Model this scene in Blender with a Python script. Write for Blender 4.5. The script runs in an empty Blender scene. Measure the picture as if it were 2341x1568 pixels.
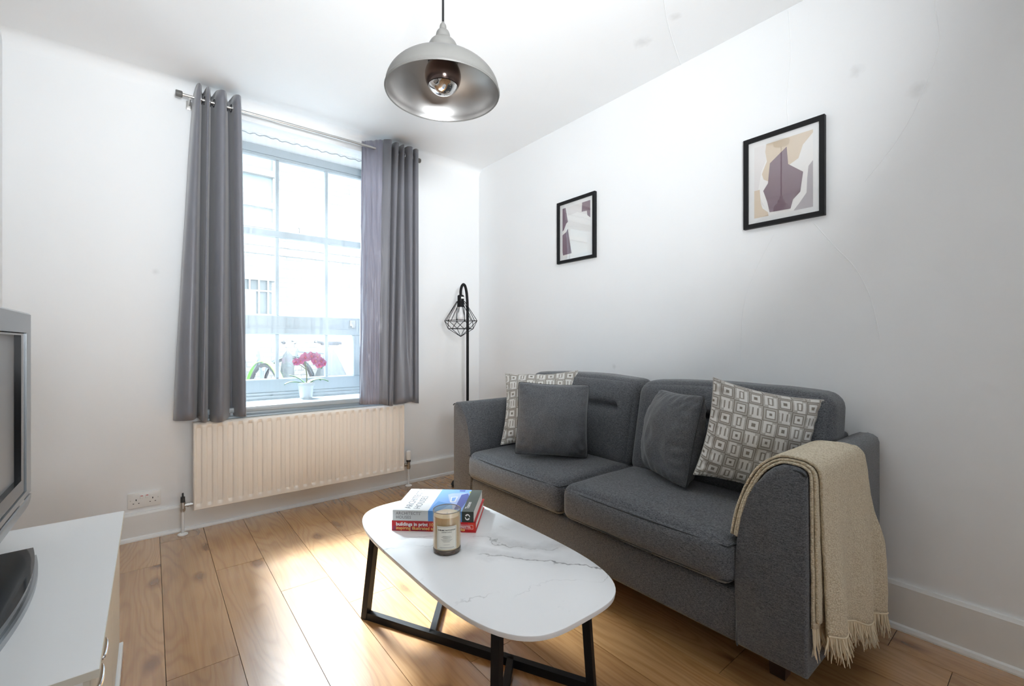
import bpy, bmesh, math, random
from math import sin, cos, pi, radians, sqrt, atan2, exp
from mathutils import Vector, Matrix, noise
from mathutils.geometry import tessellate_polygon
random.seed(7)
scn = bpy.context.scene
COL = scn.collection

# ------------------------------------------------------------------ camera, light, exposure
F_PX, THETA = 1026.0, math.atan(825.5 / 1026.0)
CAM_Z = 1.096
cd = bpy.data.cameras.new('camera'); cam = bpy.data.objects.new('camera', cd); COL.objects.link(cam)
cam.location = (0, 0, CAM_Z); cam.rotation_euler = (pi / 2, 0, -THETA)
cd.sensor_fit = 'HORIZONTAL'; cd.sensor_width = 36.0; cd.lens = F_PX / 2341.0 * 36.0
cd.clip_start = 0.02; cd.clip_end = 200
scn.camera = cam

SKY = 5.7
world = bpy.data.worlds.new('overcast_sky'); scn.world = world; world.use_nodes = True
wn = world.node_tree.nodes; wn['Background'].inputs[0].default_value = (0.90, 0.95, 1.0, 1); wn['Background'].inputs[1].default_value = SKY

def area_light(name, loc, rot, sx, sy, power, color=(1, 1, 1), portal=False):
    ld = bpy.data.lights.new(name, 'AREA'); ld.shape = 'RECTANGLE'; ld.size = sx; ld.size_y = sy
    ld.energy = power; ld.color = color
    if portal: ld.cycles.is_portal = True
    o = bpy.data.objects.new(name, ld); COL.objects.link(o); o.location = loc; o.rotation_euler = rot
    return o
# hazy sun over the roof opposite, shining down through the window onto the floor
SUN = 33.0
sd = bpy.data.lights.new('hazy_sun', 'SUN'); sd.energy = SUN; sd.angle = radians(14); sd.color = (.86, .94, 1.0)
so_ = bpy.data.objects.new('hazy_sun', sd); COL.objects.link(so_); so_.rotation_euler = (radians(90 - 48), 0, radians(180 + 4))
# the portal only steers the sampling of the sky through the window; the second lamp is an added fill, unseen at the rear wall
area_light('window_portal', (0.845, 3.66, 1.6), (-pi / 2, 0, 0), 1.10, 1.86, 1, portal=True)
area_light('rear_fill', (.84, -4.54, 1.50), (pi / 2, 0, 0), 2.10, 1.60, 8, (.90, .955, 1.0)).data.spread = radians(62)

# added fill lamp, unseen behind the camera, bounced off the ceiling
UP = 23.0
u_ = area_light('ceiling_bounce_fill', (.15, -.45, 1.45), (0, 0, 0), .30, .30, UP, (.93, .97, 1.0)); u_.data.spread = radians(95)
u_.rotation_euler = (Vector((1.0, 1.7, CAM_Z + 1.516)) - u_.location).to_track_quat('-Z', 'Y').to_euler()

scn.view_settings.view_transform = 'Standard'; scn.view_settings.look = 'None'
scn.view_settings.gamma = 1.0; scn.view_settings.use_curve_mapping = False
scn.view_settings.exposure = 0.57
cy = scn.cycles
cy.use_denoising = True
cy.use_adaptive_sampling = True; cy.adaptive_threshold = .09; cy.adaptive_min_samples = 16
cy.max_bounces = 8; cy.diffuse_bounces = 6; cy.glossy_bounces = 4; cy.transmission_bounces = 3; cy.transparent_max_bounces = 14
cy.caustics_reflective = False; cy.caustics_refractive = False
cy.sample_clamp_indirect = 12

# ------------------------------------------------------------------ helpers
RX, LX, BY, FY, CZ = 2.25, -0.564, 3.26, -4.50, 2.612     # right, left, window wall, rear wall, ceiling

def build(name, bm, mat=None, parent=None, smooth=False, angle=35, loc=None):
    me = bpy.data.meshes.new(name); bmesh.ops.recalc_face_normals(bm, faces=bm.faces[:]) if smooth is not None else None
    bm.to_mesh(me); bm.free()
    return link_mesh(name, me, mat, parent, smooth, angle, loc)

def link_mesh(name, me, mat=None, parent=None, smooth=False, angle=35, loc=None):
    if smooth:
        me.polygons.foreach_set('use_smooth', [True] * len(me.polygons))
        if angle < 180: me.set_sharp_from_angle(angle=radians(angle))
    o = bpy.data.objects.new(name, me); COL.objects.link(o)
    if mat is not None and len(me.materials) == 0: me.materials.append(mat)
    if loc is not None: o.location = loc
    if parent is not None: attach(o, parent)
    return o

def world_loc(o):
    v = Vector(o.location)
    while o.parent: o = o.parent; v = v if True else v
    return v

WL = {}
def attach(o, parent):
    o.parent = parent
    p = WL.get(parent.name, Vector((0, 0, 0)))
    o.matrix_parent_inverse = Matrix.Translation(-p)
    WL[o.name] = Vector((0, 0, 0)) if o.type == 'MESH' else p

def thing(name, label, cat, loc=(0, 0, 0), group=None, kind=None):
    o = bpy.data.objects.new(name, None); COL.objects.link(o); o.location = loc; o.empty_display_size = .1
    WL[o.name] = Vector(loc)
    return tag(o, label, cat, group, kind)

def tag(o, label=None, cat=None, group=None, kind=None):
    if label: o['label'] = label
    if cat: o['category'] = cat
    if group: o['group'] = group
    if kind: o['kind'] = kind
    return o

def struct(name, bm, mat, label=None, smooth=False, **k):
    o = build(name, bm, mat, None, smooth, **k); o['kind'] = 'structure'
    if label: o['label'] = label
    return o

def BM(): return bmesh.new()

def box(bm, x0, x1, y0, y1, z0, z1, bev=0.0, seg=2):
    m = Matrix.Translation(((x0 + x1) / 2, (y0 + y1) / 2, (z0 + z1) / 2)) @ Matrix.Diagonal((abs(x1 - x0), abs(y1 - y0), abs(z1 - z0), 1))
    r = bmesh.ops.create_cube(bm, size=1, matrix=m)
    if bev > 0:
        es = list({e for v in r['verts'] for e in v.link_edges})
        bmesh.ops.bevel(bm, geom=es, offset=bev, segments=seg, profile=.5, affect='EDGES')

def obox(bm, p, q, w, h, up=(0, 0, 1)):
    """bar from p to q with a w x h section"""
    p, q = Vector(p), Vector(q); d = (q - p); L = d.length; d.normalize()
    s = d.cross(Vector(up)); 
    if s.length < 1e-4: s = d.cross(Vector((1, 0, 0)))
    s.normalize(); u = s.cross(d)
    M = Matrix((s, d, u)).transposed().to_4x4(); M.translation = (p + q) / 2
    bmesh.ops.create_cube(bm, size=1, matrix=M @ Matrix.Diagonal((w, L, h, 1)))

def tube(bm, pts, r, seg=10, caps=True):
    pts = [Vector(p) for p in pts]; n = len(pts); rings = []
    rr = r if isinstance(r, (list, tuple)) else [r] * n
    prev = None
    for i, p in enumerate(pts):
        d = (pts[min(i + 1, n - 1)] - pts[max(i - 1, 0)]).normalized()
        if prev is None:
            s = d.cross(Vector((0, 0, 1)))
            if s.length < .05: s = d.cross(Vector((1, 0, 0)))
        else: s = prev - d * prev.dot(d)
        s.normalize(); prev = s; t = d.cross(s)
        rings.append([bm.verts.new(p + (s * cos(2 * pi * k / seg) + t * sin(2 * pi * k / seg)) * rr[i]) for k in range(seg)])
    for a, b in zip(rings, rings[1:]):
        for k in range(seg): bm.faces.new((a[k], a[(k + 1) % seg], b[(k + 1) % seg], b[k]))
    if caps:
        bm.faces.new(rings[0][::-1]); bm.faces.new(rings[-1])

def lathe(bm, prof, cx=0, cy_=0, seg=48, close=False):
    rings = []
    for r, z in prof:
        if r < 1e-5: rings.append([bm.verts.new((cx, cy_, z))])
        else: rings.append([bm.verts.new((cx + r * cos(2 * pi * k / seg), cy_ + r * sin(2 * pi * k / seg), z)) for k in range(seg)])
    for a, b in zip(rings, rings[1:]):
        for k in range(seg):
            k2 = (k + 1) % seg
            if len(a) == 1 and len(b) == 1: continue
            if len(a) == 1: bm.faces.new((a[0], b[k], b[k2]))
            elif len(b) == 1: bm.faces.new((a[k], a[k2], b[0]))
            else: bm.faces.new((a[k], a[k2], b[k2], b[k]))

def torus(bm, c, R, r, axis=(0, 0, 1), seg=24, ms=8):
    ax = Vector(axis).normalized(); s = ax.orthogonal().normalized(); t = ax.cross(s); c = Vector(c); rings = []
    for i in range(seg):
        a = 2 * pi * i / seg; d = s * cos(a) + t * sin(a)
        rings.append([bm.verts.new(c + d * (R + r * cos(2 * pi * k / ms)) + ax * r * sin(2 * pi * k / ms)) for k in range(ms)])
    for i in range(seg):
        a, b = rings[i], rings[(i + 1) % seg]
        for k in range(ms): bm.faces.new((a[k], a[(k + 1) % ms], b[(k + 1) % ms], b[k]))

def prism(bm, poly, axis, a0, a1):
    """extrude a 2D polygon along axis: 'x' poly=(y,z), 'y' poly=(x,z), 'z' poly=(x,y)"""
    f = {'x': lambda p, a: (a, p[0], p[1]), 'y': lambda p, a: (p[0], a, p[1]), 'z': lambda p, a: (p[0], p[1], a)}[axis]
    A = [bm.verts.new(f(p, a0)) for p in poly]; B = [bm.verts.new(f(p, a1)) for p in poly]; n = len(poly)
    fs = [bm.faces.new(A[::-1]), bm.faces.new(B)]
    for i in range(n): bm.faces.new((A[i], A[(i + 1) % n], B[(i + 1) % n], B[i]))
    return A, B

def grid(bm, P):
    V = [[bm.verts.new(p) for p in row] for row in P]
    for i in range(len(V) - 1):
        for j in range(len(V[0]) - 1): bm.faces.new((V[i][j], V[i][j + 1], V[i + 1][j + 1], V[i + 1][j]))
    return V

def catmull(pts, n):
    pts = [Vector(p) for p in pts]; out = []; m = len(pts) - 1
    for k in range(n + 1):
        t = k / n * m; i = min(int(t), m - 1); f = t - i
        p0 = pts[max(i - 1, 0)]; p1 = pts[i]; p2 = pts[i + 1]; p3 = pts[min(i + 2, m)]
        out.append(.5 * ((2 * p1) + (p2 - p0) * f + (2 * p0 - 5 * p1 + 4 * p2 - p3) * f * f + (3 * p1 - p0 - 3 * p2 + p3) * f ** 3))
    return out

def lerp(a, b, t): return a + (b - a) * t
def smooth01(t): t = max(0, min(1, t)); return t * t * (3 - 2 * t)
def interp(x, xs, ys):
    if x <= xs[0]: return ys[0]
    for i in range(len(xs) - 1):
        if x <= xs[i + 1]: return lerp(ys[i], ys[i + 1], (x - xs[i]) / (xs[i + 1] - xs[i]))
    return ys[-1]

def text_mesh(txt, size, extrude=0.0002, align='LEFT', shear=0, bold=0, spacing=1.0, line=1.0):
    cu = bpy.data.curves.new('lettering', 'FONT'); cu.body = txt; cu.size = size; cu.extrude = extrude; cu.align_x = align
    cu.offset = bold; cu.space_character = spacing; cu.space_line = line; cu.resolution_u = 2
    o = bpy.data.objects.new('lettering', cu); COL.objects.link(o)
    dg = bpy.context.evaluated_depsgraph_get(); me = bpy.data.meshes.new_from_object(o.evaluated_get(dg))
    bpy.data.objects.remove(o); bpy.data.curves.remove(cu)
    return me

def put_text(name, txt, size, M, mat, parent, **k):
    me = text_mesh(txt, size, **k); me.transform(M); me.materials.clear()
    return link_mesh(name, me, mat, parent)

def frame_matrix(o, x, y):
    x = Vector(x).normalized(); y = Vector(y).normalized(); z = x.cross(y)
    M = Matrix((x, y, z)).transposed().to_4x4(); M.translation = Vector(o); return M

# ------------------------------------------------------------------ materials
class NT:
    def __init__(s, name):
        s.m = bpy.data.materials.new(name); s.m.use_nodes = True; s.t = s.m.node_tree; s.n = s.t.nodes; s.b = s.n['Principled BSDF']; s.out = s.n['Material Output']
    def add(s, typ, ins=None, **attr):
        n = s.n.new(typ)
        for k, v in attr.items(): setattr(n, k, v)
        for k, v in (ins or {}).items():
            if isinstance(v, tuple) and len(v) == 2 and hasattr(v[0], 'outputs'): s.t.links.new(v[0].outputs[v[1]], n.inputs[k])
            else: n.inputs[k].default_value = v
        return n
    def link(s, a, ao, b, bi): s.t.links.new(a.outputs[ao], b.inputs[bi])
    def math(s, op, a, b=None, c=None):
        ins = {0: a}
        if b is not None: ins[1] = b
        if c is not None: ins[2] = c
        return (s.add('ShaderNodeMath', ins, operation=op), 0)
    def ramp(s, fac, stops):
        r = s.add('ShaderNodeValToRGB', {0: fac}); e = r.color_ramp.elements
        while len(e) < len(stops): e.new(.5)
        for k, (p, c) in enumerate(stops): e[k].position = p; e[k].color = (*c, 1) if len(c) == 3 else c
        return (r, 0)
    def mix(s, fac, a, b, mode='MIX'):
        n = s.add('ShaderNodeMix', data_type='RGBA', blend_type=mode)
        for k, v in ((0, fac), (6, a), (7, b)):
            if isinstance(v, tuple) and len(v) == 2 and hasattr(v[0], 'outputs'): s.t.links.new(v[0].outputs[v[1]], n.inputs[k])
            else: n.inputs[k].default_value = (*v, 1) if isinstance(v, tuple) and len(v) == 3 else v
        return (n, 2)
    def obj(s, scale=(1, 1, 1), src='Object'):
        tc = s.add('ShaderNodeTexCoord'); return (s.add('ShaderNodeMapping', {'Vector': (tc, src), 'Scale': scale}), 0)
    def noise(s, vec, scale, detail=4, rough=.5, out=0, dist=0): 
        return (s.add('ShaderNodeTexNoise', {'Vector': vec, 'Scale': scale, 'Detail': detail, 'Roughness': rough, 'Distortion': dist}), out)
    def bump(s, h, strength=.2, dist=.01):
        b = s.add('ShaderNodeBump', {'Height': h, 'Strength': strength, 'Distance': dist}); s.link(b, 0, s.b, 'Normal'); return b
    def set(s, **k):
        for n, v in k.items():
            n = n.replace('_', ' ')
            if isinstance(v, tuple) and len(v) == 2 and hasattr(v[0], 'outputs'): s.link(v[0], v[1], s.b, n)
            else: s.b.inputs[n].default_value = (*v, 1) if isinstance(v, tuple) and len(v) == 3 else v
        return s

def plain(name, col, rough=.5, metal=0, spec=.5, bump=None, var=0, **k):
    s = NT(name); s.set(Base_Color=col, Roughness=rough, Metallic=metal)
    s.b.inputs['Specular IOR Level'].default_value = spec
    if bump:
        s.bump(s.noise(s.obj(), bump[0], 5), bump[1], bump[2] if len(bump) > 2 else .005)
    if var:
        f = s.noise(s.obj(), 3.0, 5, .6)
        s.set(Base_Color=s.mix(f, tuple(c * (1 - var) for c in col), tuple(min(1, c * (1 + var)) for c in col)))
    s.set(**k)
    return s.m

def srgb(r, g, b):
    f = lambda c: (c / 255 / 12.92) if c / 255 <= .04045 else ((c / 255 + .055) / 1.055) ** 2.4
    return (f(r), f(g), f(b))

def wall_mat(name, col, spots=(), spot_col=(.62, .62, .61)):
    s = NT(name); v = s.obj()
    c = s.mix(s.noise(v, 1.3, 2, .6), tuple(x * .965 for x in col), col)
    geo = s.add('ShaderNodeNewGeometry'); nz = s.noise(v, 40, 1)
    for (p, r) in spots:
        d = s.add('ShaderNodeVectorMath', {0: (geo, 0), 1: p}, operation='DISTANCE')
        dd = s.math('ADD', (d, 1), s.math('MULTIPLY', nz, r * .9))
        f = s.add('ShaderNodeMapRange', {0: dd, 1: r * 1.5, 2: r * .6, 3: 0.0, 4: .42})
        c = s.mix((f, 0), c, spot_col)
    s.set(Base_Color=c, Roughness=.82); s.b.inputs['Specular IOR Level'].default_value = .25
    s.bump(s.noise(v, 6, 4, .55), .10, .02)
    return s.m

def wood_floor():
    s = NT('oak_laminate')
    oi = s.add('ShaderNodeObjectInfo'); tc = s.add('ShaderNodeTexCoord')
    off = s.add('ShaderNodeVectorMath', {0: (tc, 'Object'), 1: (s.add('ShaderNodeCombineXYZ', {0: s.math('MULTIPLY', (oi, 'Random'), 31.0), 1: s.math('MULTIPLY', (oi, 'Random'), 57.0), 2: s.math('MULTIPLY', (oi, 'Random'), 13.0)}), 0)}, operation='ADD')
    warp = s.noise((s.add('ShaderNodeMapping', {'Vector': (off, 0), 'Scale': (4.5, 1.5, 1)}), 0), 1.0, 3, .5, out=1)
    wv = s.add('ShaderNodeVectorMath', {0: (off, 0), 1: (s.add('ShaderNodeVectorMath', {0: warp, 1: (.09, .40, 0)}, operation='MULTIPLY'), 0)}, operation='ADD')
    # cathedral rings: long stretched noise cut into bands
    base = s.noise((s.add('ShaderNodeMapping', {'Vector': (wv, 0), 'Scale': (7.5, .95, 1)}), 0), 1.0, 1.5, .4)
    rings = s.math('SINE', s.math('MULTIPLY', base, 95.0))
    rings01 = s.math('MULTIPLY_ADD', rings, .5, .5)
    fine = s.noise((s.add('ShaderNodeMapping', {'Vector': (off, 0), 'Scale': (170, 2.2, 1)}), 0), 1.0, 4, .6)
    broad = s.noise((s.add('ShaderNodeMapping', {'Vector': (off, 0), 'Scale': (6, 1.2, 1)}), 0), 1.0, 3, .5)
    c = s.ramp(s.math('MULTIPLY_ADD', fine, .45, s.math('MULTIPLY', broad, .6)), [(.22, (.33, .155, .052)), (.5, (.465, .245, .095)), (.8, (.56, .33, .15))])
    c = s.mix(s.math('MULTIPLY', s.math('POWER', rings01, 2.5), .32), c, (.25, .110, .038))
    # knots
    vo = s.add('ShaderNodeTexVoronoi', {'Vector': (s.add('ShaderNodeMapping', {'Vector': (wv, 0), 'Scale': (4.6, 2.0, 1)}), 0), 'Scale': 1.0}, distance='EUCLIDEAN', voronoi_dimensions='2D')
    kn = s.add('ShaderNodeMapRange', {0: (vo, 0), 1: .04, 2: .16, 3: 1.0, 4: 0.0})
    sparse = s.math('GREATER_THAN', (s.add('ShaderNodeSeparateColor', {0: (vo, 1)}), 0), .62)
    kf = s.math('MULTIPLY', s.math('MULTIPLY', (kn, 0), sparse), .8)
    c = s.mix(kf, c, (.17, .065, .022))
    tint = s.add('ShaderNodeMapRange', {0: (oi, 'Random'), 3: .86, 4: 1.1})
    c = s.mix(1.0, c, (s.add('ShaderNodeCombineColor', {0: (tint, 0), 1: (tint, 0), 2: (tint, 0)}), 0), 'MULTIPLY')
    s.set(Base_Color=c, Roughness=(s.add('ShaderNodeMapRange', {0: fine, 3: .20, 4: .27}), 0))
    s.b.inputs['IOR'].default_value = 1.6
    s.b.inputs['Coat Weight'].default_value = 1.0; s.b.inputs['Coat Roughness'].default_value = .25; s.b.inputs['Coat IOR'].default_value = 1.92
    s.bump(s.math('ADD', s.math('MULTIPLY', fine, .25), s.math('MULTIPLY', rings01, .15)), .03, .0012)
    return s.m

def fabric(name, col, dark, scale=1.0, bump=.35, sheen=.25):
    s = NT(name); v = s.obj()
    a = s.noise((s.add('ShaderNodeMapping', {'Vector': v, 'Scale': (260 * scale, 90 * scale, 700 * scale)}), 0), 1.0, 2, .7)
    b = s.noise((s.add('ShaderNodeMapping', {'Vector': v, 'Scale': (120 * scale, 240 * scale, 420 * scale)}), 0), 1.0, 2, .7)
    f = s.math('MULTIPLY', s.math('ADD', a, b), .5)
    s.set(Base_Color=s.ramp(f, [(.36, dark), (.62, col)]), Roughness=.92)
    s.b.inputs['Specular IOR Level'].default_value = .2
    s.b.inputs['Sheen Weight'].default_value = sheen; s.b.inputs['Sheen Roughness'].default_value = .5
    big = s.noise(v, 9, 3, .6)
    s.bump(s.math('ADD', s.math('MULTIPLY', a, .25), s.math('MULTIPLY', big, .8)), bump, .006)
    return s.m

M = {}
M['wall'] = wall_mat('white_painted_plaster', (.855, .868, .875), [((2.25, .548, 2.21), .03), ((2.25, .36, 2.05), .035), ((2.25, 1.78, .95), .02), ((0.02, 3.26, 1.5), .02)])
M['ceil'] = wall_mat('white_ceiling_paint', (.875, .888, .895), [((1.93, 1.35, 2.612), .05), ((1.9, 1.15, 2.612), .03)])
M['trim'] = plain('white_gloss_trim', (.80, .81, .80), .28, bump=(7, .12, .01))
M['white'] = plain('white_gloss_paint', (.80, .82, .83), .25)
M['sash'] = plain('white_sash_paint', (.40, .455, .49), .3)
M['floor'] = wood_floor()
M['subfloor'] = plain('dark_underlay', (.05, .03, .02), .9)
M['rad'] = plain('cream_radiator_enamel', (.84, .78, .70), .30, bump=(3, .05, .01), var=.05)
M['chrome'] = plain('polished_chrome', (.75, .75, .76), .12, 1)
M['nickel'] = plain('brushed_nickel', (.60, .59, .57), .35, 1)
M['brass'] = plain('aged_brass', (.35, .30, .24), .35, 1)
M['black'] = plain('matt_black_metal', (.010, .010, .011), .5, spec=.2)
M['blackgloss'] = plain('gloss_black_plastic', (.010, .011, .013), .06)
M['screen'] = plain('tv_screen_glass', (.26, .265, .27), .35, spec=.6)  # grey stands in for the reflection of the bright wall, put into the colour
M['silver'] = plain('silver_plastic', (.34, .36, .38), .30, .6)
M['plastic'] = plain('white_plastic', (.82, .82, .80), .35)
M['darkplastic'] = plain('dark_plastic', (.03, .03, .03), .4)
M['red'] = plain('red_marker', (.6, .03, .02), .4)
M['cab'] = plain('white_melamine', (.80, .81, .81), .30)
M['cabedge'] = plain('cream_edge_band', (.66, .64, .56), .45)
M['taupe'] = plain('taupe_enamel', (.135, .132, .124), .5)
M['shadein'] = plain('silver_shade_lining', (.46, .45, .44), .42, 1.0, bump=(30, .06, .004))
M['smoke'] = plain('smoked_mirror_glass', (.12, .085, .075), .14, .9)
M['mirror'] = plain('mirror_crown', (.80, .79, .78), .025, 1)
M['sofa'] = fabric('charcoal_woven_fabric', (.150, .157, .170), (.024, .026, .030))
M['cushion'] = fabric('grey_cushion_fabric', (.150, .156, .167), (.030, .032, .036), 1.3)
M['piping'] = plain('dark_seam', (.03, .032, .035), .9)
M['darkwood'] = plain('dark_stained_wood', (.03, .012, .008), .4)
M['paper'] = plain('white_paper', (.80, .80, .79), .6)
M['pages'] = plain('page_edges', (.78, .76, .70), .8)
M['ink'] = plain('black_ink', (.03, .03, .035), .6)
M['grayink'] = plain('grey_ink', (.22, .22, .23), .6)
M['wax'] = plain('cream_wax', (.86, .80, .70), .45, Subsurface_Weight=.25)
M['bin'] = plain('black_tarpaulin', (.10, .12, .13), .6)

def glassy(name, tint, refl=.06, rough=.02, transp=1.0):
    s = NT(name)
    tr = s.add('ShaderNodeBsdfTransparent', {0: (*tint, 1)}); gl = s.add('ShaderNodeBsdfGlossy', {0: (1, 1, 1, 1), 'Roughness': rough})
    geo = s.add('ShaderNodeNewGeometry')      # thin sheet: Schlick reflectance, the same from both sides
    d = (s.add('ShaderNodeVectorMath', {0: (geo, 'Normal'), 1: (geo, 'Incoming')}, operation='DOT_PRODUCT'), 1)
    fr = s.math('MULTIPLY_ADD', s.math('POWER', s.math('SUBTRACT', 1.0, s.math('ABSOLUTE', d)), 5.0), 1 - refl, refl)
    mx = s.add('ShaderNodeMixShader', {0: fr, 1: (tr, 0), 2: (gl, 0)})
    s.link(mx, 0, s.out, 0); return s.m
M['pane'] = glassy('window_glass', (.93, .96, .97))
M['picglass'] = glassy('picture_glass', (1, 1, 1))
M['candleglass'] = glassy('amber_tumbler_glass', (.93, .88, .80))
M['bulbglass'] = glassy('clear_bulb_glass', (.95, .95, .95))

def sheer_mat():
    s = NT('white_voile')
    v = s.obj(); n = s.noise((s.add('ShaderNodeMapping', {'Vector': v, 'Scale': (60, 1, .8)}), 0), 1.0, 3, .6)
    tr = s.add('ShaderNodeBsdfTransparent', {0: (1, 1, 1, 1)})
    df = s.add('ShaderNodeBsdfDiffuse', {0: (.86, .90, .92, 1)}); tl = s.add('ShaderNodeBsdfTranslucent', {0: (.86, .90, .92, 1)})
    m1 = s.add('ShaderNodeMixShader', {0: .55, 1: (df, 0), 2: (tl, 0)})
    f = s.add('ShaderNodeMapRange', {0: n, 1: .3, 2: .7, 3: .03, 4: .09})
    mx = s.add('ShaderNodeMixShader', {0: (f, 0), 1: (tr, 0), 2: (m1, 0)}); s.link(mx, 0, s.out, 0)
    return s.m
M['sheer'] = sheer_mat()

def satin(name, col):
    s = NT(name); v = s.obj()
    n = s.noise((s.add('ShaderNodeMapping', {'Vector': v, 'Scale': (500, 500, 90)}), 0), 1.0, 2)
    s.set(Base_Color=col, Roughness=.40); s.b.inputs['Specular IOR Level'].default_value = .45
    s.b.inputs['Sheen Weight'].default_value = .3
    s.bump(s.math('ADD', s.math('MULTIPLY', n, .1), s.noise(v, 14, 3)), .12, .006)
    return s.m
M['curtain'] = satin('grey_satin_curtain', (.165, .167, .190))
M['curtainback'] = satin('silver_curtain_lining', (.27, .27, .335))

def marble():
    s = NT('white_marble_ceramic'); v = s.obj()
    w = s.noise(v, 3.2, 5, .62, out=1)
    vv = (s.add('ShaderNodeVectorMath', {0: v, 1: (s.add('ShaderNodeVectorMath', {0: w, 1: (.34, .34, 0)}, operation='MULTIPLY'), 0)}, operation='ADD'), 0)
    sx = s.add('ShaderNodeSeparateXYZ', {0: vv})
    # a few long veins crossing the top
    c = (.84, .85, .86)
    def vein(c, a, b, off, width, dark, brk):
        d = s.math('ABSOLUTE', s.math('ADD', s.math('ADD', s.math('MULTIPLY', (sx, 0), a), s.math('MULTIPLY', (sx, 1), b)), off))
        f = s.add('ShaderNodeMapRange', {0: d, 1: 0.0, 2: width, 3: 1.0, 4: 0.0})
        m = s.add('ShaderNodeMapRange', {0: s.noise(v, brk, 3), 1: .42, 2: .60, 3: 0.0, 4: 1.0})
        return s.mix(s.math('MULTIPLY', s.math('MULTIPLY', (f, 0), (m, 0)), dark), c, (.16, .16, .165))
    c = vein(c, .744, .668, -1.67, .006, .85, 4)
    c = vein(c, .744, .668, -1.685, .05, .30, 3)
    c = vein(c, .72, .69, -1.786, .005, .6, 5)
    c = vein(c, .72, .69, -1.80, .05, .26, 3)
    c = vein(c, .30, .95, -1.36, .004, .35, 7)
    sp = s.add('ShaderNodeMapRange', {0: s.noise(v, 9, 6, .7), 1: .66, 2: .74, 3: 0.0, 4: .25})
    c = s.mix((sp, 0), c, (.45, .45, .46))
    s.set(Base_Color=c, Roughness=.22)
    return s.m
M['marble'] = marble()

def throw_mat():
    s = NT('beige_boucle_wool'); v = s.obj()
    vo = s.add('ShaderNodeTexVoronoi', {'Vector': (s.add('ShaderNodeMapping', {'Vector': v, 'Scale': (170, 170, 260)}), 0), 'Scale': 1.0})
    n = s.noise(v, 120, 3, .7)
    f = s.math('MULTIPLY_ADD', (vo, 0), .7, s.math('MULTIPLY', n, .5))
    st = s.noise((s.add('ShaderNodeMapping', {'Vector': v, 'Scale': (16, .6, .6)}), 0), 1.0, 2)
    c = s.ramp(f, [(.2, (.80, .73, .57)), (.75, (.47, .39, .26))])
    c = s.mix(s.math('MULTIPLY', st, .25), c, (.72, .65, .54))
    s.set(Base_Color=c, Roughness=.95); s.b.inputs['Specular IOR Level'].default_value = .1; s.b.inputs['Sheen Weight'].default_value = .2
    s.bump(f, .8, .004)
    return s.m
M['throw'] = throw_mat()
M['fringe'] = plain('beige_fringe_wool', (.68, .59, .43), .95, spec=.1)

def attr_mat(name, rough=.85, bump=True):
    s = NT(name); a = s.add('ShaderNodeAttribute', attribute_name='Col')
    v = s.obj(); n = s.noise(v, 350, 2, .6)
    s.set(Base_Color=s.mix(s.math('MULTIPLY', n, .3), (a, 0), (.35, .34, .32)), Roughness=rough)
    s.b.inputs['Specular IOR Level'].default_value = .25
    if bump: s.bump(s.math('ADD', s.math('MULTIPLY', n, .4), s.noise(v, 12, 3)), .25, .004)
    return s.m
M['woven'] = attr_mat('woven_key_pattern')

# ------------------------------------------------------------------ room shell
WX0, WX1, WZ0, WZ1, WT = 0.31, 1.375, 0.66, 2.50, 0.40      # window opening and wall thickness
bm = BM()
box(bm, LX - .15, WX0, BY, BY + WT, -.1, CZ + .1); box(bm, WX1, RX + .15, BY, BY + WT, -.1, CZ + .1)
box(bm, WX0, WX1, BY, BY + WT, -.1, WZ0); box(bm, WX0, WX1, BY, BY + WT, WZ1, CZ + .1)
bmesh.ops.remove_doubles(bm, verts=bm.verts[:], dist=1e-5)
wall_back = struct('wall_back', bm, M['wall'], 'white plastered wall with the window')
# soft cove where wall and ceiling meet
bm = BM(); R_ = .07
prof = [(BY + .002, CZ - R_)] + [(BY - R_ + R_ * cos(a), CZ - R_ + R_ * sin(a)) for a in [k * pi / 2 / 8 for k in range(9)]] + [(BY + .002, CZ + .002)]
prism(bm, prof, 'x', LX, RX); struct('trim_1', bm, M['wall'], 'soft plaster cove between window wall and ceiling', True, angle=40)
bm = BM(); box(bm, RX, RX + .15, FY - .15, BY, -.1, CZ + .1); wall_right = struct('wall_right', bm, M['wall'], 'white plastered wall behind the sofa')
bm = BM(); box(bm, LX - .15, LX, FY - .15, BY, -.1, CZ + .1); struct('wall_left', bm, M['wall'], 'white plastered wall behind the television')
RW = (-.21, 1.89, .70, 2.30)                                   # added window, unseen behind the camera, made for the fill light
bm = BM()
box(bm, LX, RW[0], FY - .15, FY, -.1, CZ + .1); box(bm, RW[1], RX, FY - .15, FY, -.1, CZ + .1)
box(bm, RW[0], RW[1], FY - .15, FY, -.1, RW[2]); box(bm, RW[0], RW[1], FY - .15, FY, RW[3], CZ + .1)
struct('wall_rear', bm, M['wall'], 'white wall opposite the window')
bm = BM()
for (a, b, c, d) in ((RW[0], RW[1], RW[2], RW[2] + .06), (RW[0], RW[1], RW[3] - .06, RW[3]), (RW[0], RW[0] + .06, RW[2] + .06, RW[3] - .06), (RW[1] - .06, RW[1], RW[2] + .06, RW[3] - .06), (.81, .87, RW[2] + .06, RW[3] - .06)):
    box(bm, a, b, FY - .10, FY - .05, c, d)
w2 = struct('rear_fill_frame', bm, M['sash'], 'added unseen frame around the rear fill light')
bm = BM(); box(bm, RW[0], RW[1], FY - .149, FY - .12, RW[2], RW[3]); build('sky_blocker', bm, M['white'], w2)  # added opaque sheet, keeps the sky out behind the rear fill
bm = BM(); box(bm, LX - .15, RX + .15, FY - .15, BY + .1, CZ, CZ + .15); ceiling = struct('ceiling', bm, M['ceil'], 'white plaster ceiling')

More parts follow.
